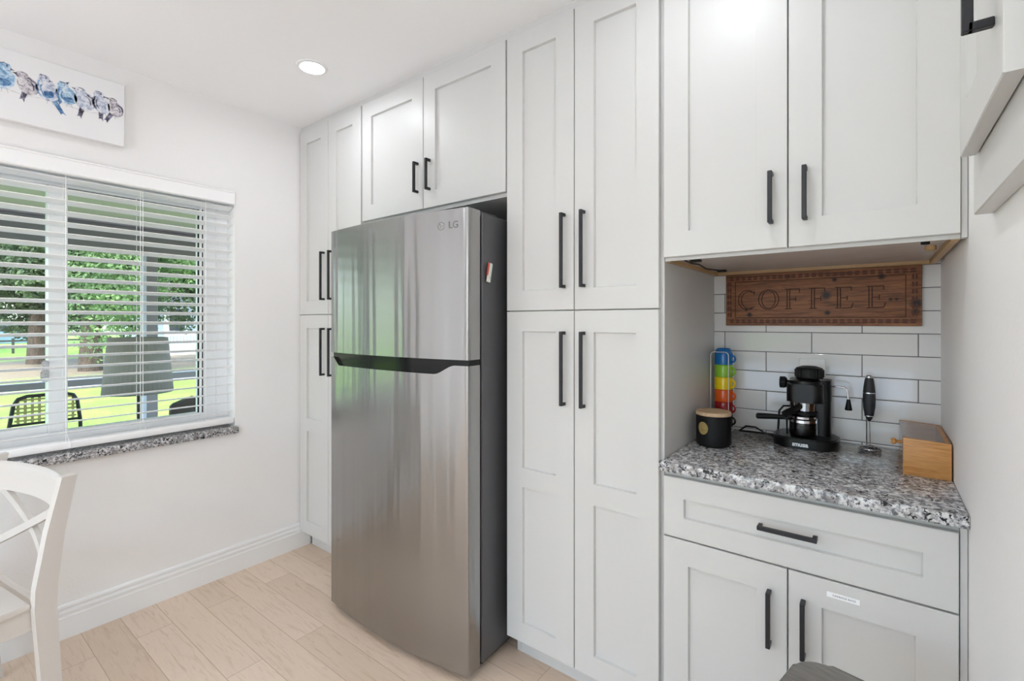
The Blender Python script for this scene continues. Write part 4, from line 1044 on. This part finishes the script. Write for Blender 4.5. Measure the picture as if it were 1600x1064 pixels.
tree(-36.5, -1.0, 2.0, 5.2, 5, 4.6, 4.4, 'leafdark', 9000, .2, .4, 'large evergreen tree behind the rail fence', 6)

fe = thing('rail_fence', 'low dark rail fence across the far lawn', 'fence', (-36, 6, GZ))
b = BM()
for z in (.35, .62): box(b, -36.04, -36, 0, 9, GZ + z, GZ + z + .09)
obj('rail', b, 'fence', fe)
for i in range(10):
    b = BM(); box(b, -36.06, -35.96, i * 1.0 - .05, i * 1.0 + .05, GZ, GZ + .8); obj('post', b, 'fence', fe)

ca = thing('parked_car', 'pale blue car parked beyond the fence', 'car', (-44, 5.0, GZ))
b = BM(); prism(b, [(2.6, GZ + .3), (7.0, GZ + .3), (7.1, GZ + .7), (6.9, GZ + .95), (6.1, GZ + 1.05), (5.3, GZ + 1.5), (3.8, GZ + 1.52), (3.1, GZ + 1.1), (2.6, GZ + .95)], -44.9, -43.1, 'x', bev=.08); obj('body', b, 'carblue', ca)
b = BM(); prism(b, [(3.3, GZ + 1.08), (5.85, GZ + 1.08), (5.25, GZ + 1.42), (3.85, GZ + 1.43)], -43.105, -43.08, 'x'); obj('side_glass', b, 'darkglass', ca)
for y in (3.5, 6.2):
    b = BM(); lathe(b, [(0, -.1), (.33, -.1), (.33, .1), (0, .1)], (-43.15, y, GZ + .33), 20, 'x'); obj('wheel', b, 'tyre', ca)

ho = thing('house', 'pale blue house with white porch railing across the path', 'house', (-29, 11, GZ))
b = BM(); box(b, -34, -29.6, 8.2, 16, GZ, 2.9); obj('wall', b, 'housewall', ho)
b = BM(); prism(b, [(7.8, 2.9), (16.4, 2.9), (12.1, 5.0)], -34.3, -27.6, 'x'); obj('roof', b, 'roof', ho)
for y in (8.9, 10.6, 12.5):
    b = BM(); box(b, -29.62, -29.55, y, y + .9, .75, 2.1); wn = obj('window', b, 'housetrim', ho)
    b = BM(); box(b, -29.55, -29.53, y + .1, y + .8, .85, 2.0); obj('pane', b, 'darkglass', wn)
for y in (8.3, 9.8, 11.4, 13.0):
    b = BM(); box(b, -28.1, -27.95, y, y + .15, GZ, 2.9); obj('post', b, 'housetrim', ho)
b = BM(); box(b, -28.06, -28.0, 8.3, 13.1, .62, .7); box(b, -28.06, -28.0, 8.3, 13.1, GZ + .12, GZ + .2)
for i in range(33): box(b, -28.05, -28.01, 8.32 + i * .148, 8.37 + i * .148, GZ + .12, .66)
obj('railing', b, 'housetrim', ho)
b = BM(); box(b, -29.6, -27.9, 8.2, 13.2, GZ, GZ + .12); obj('porch_deck', b, 'housetrim', ho)
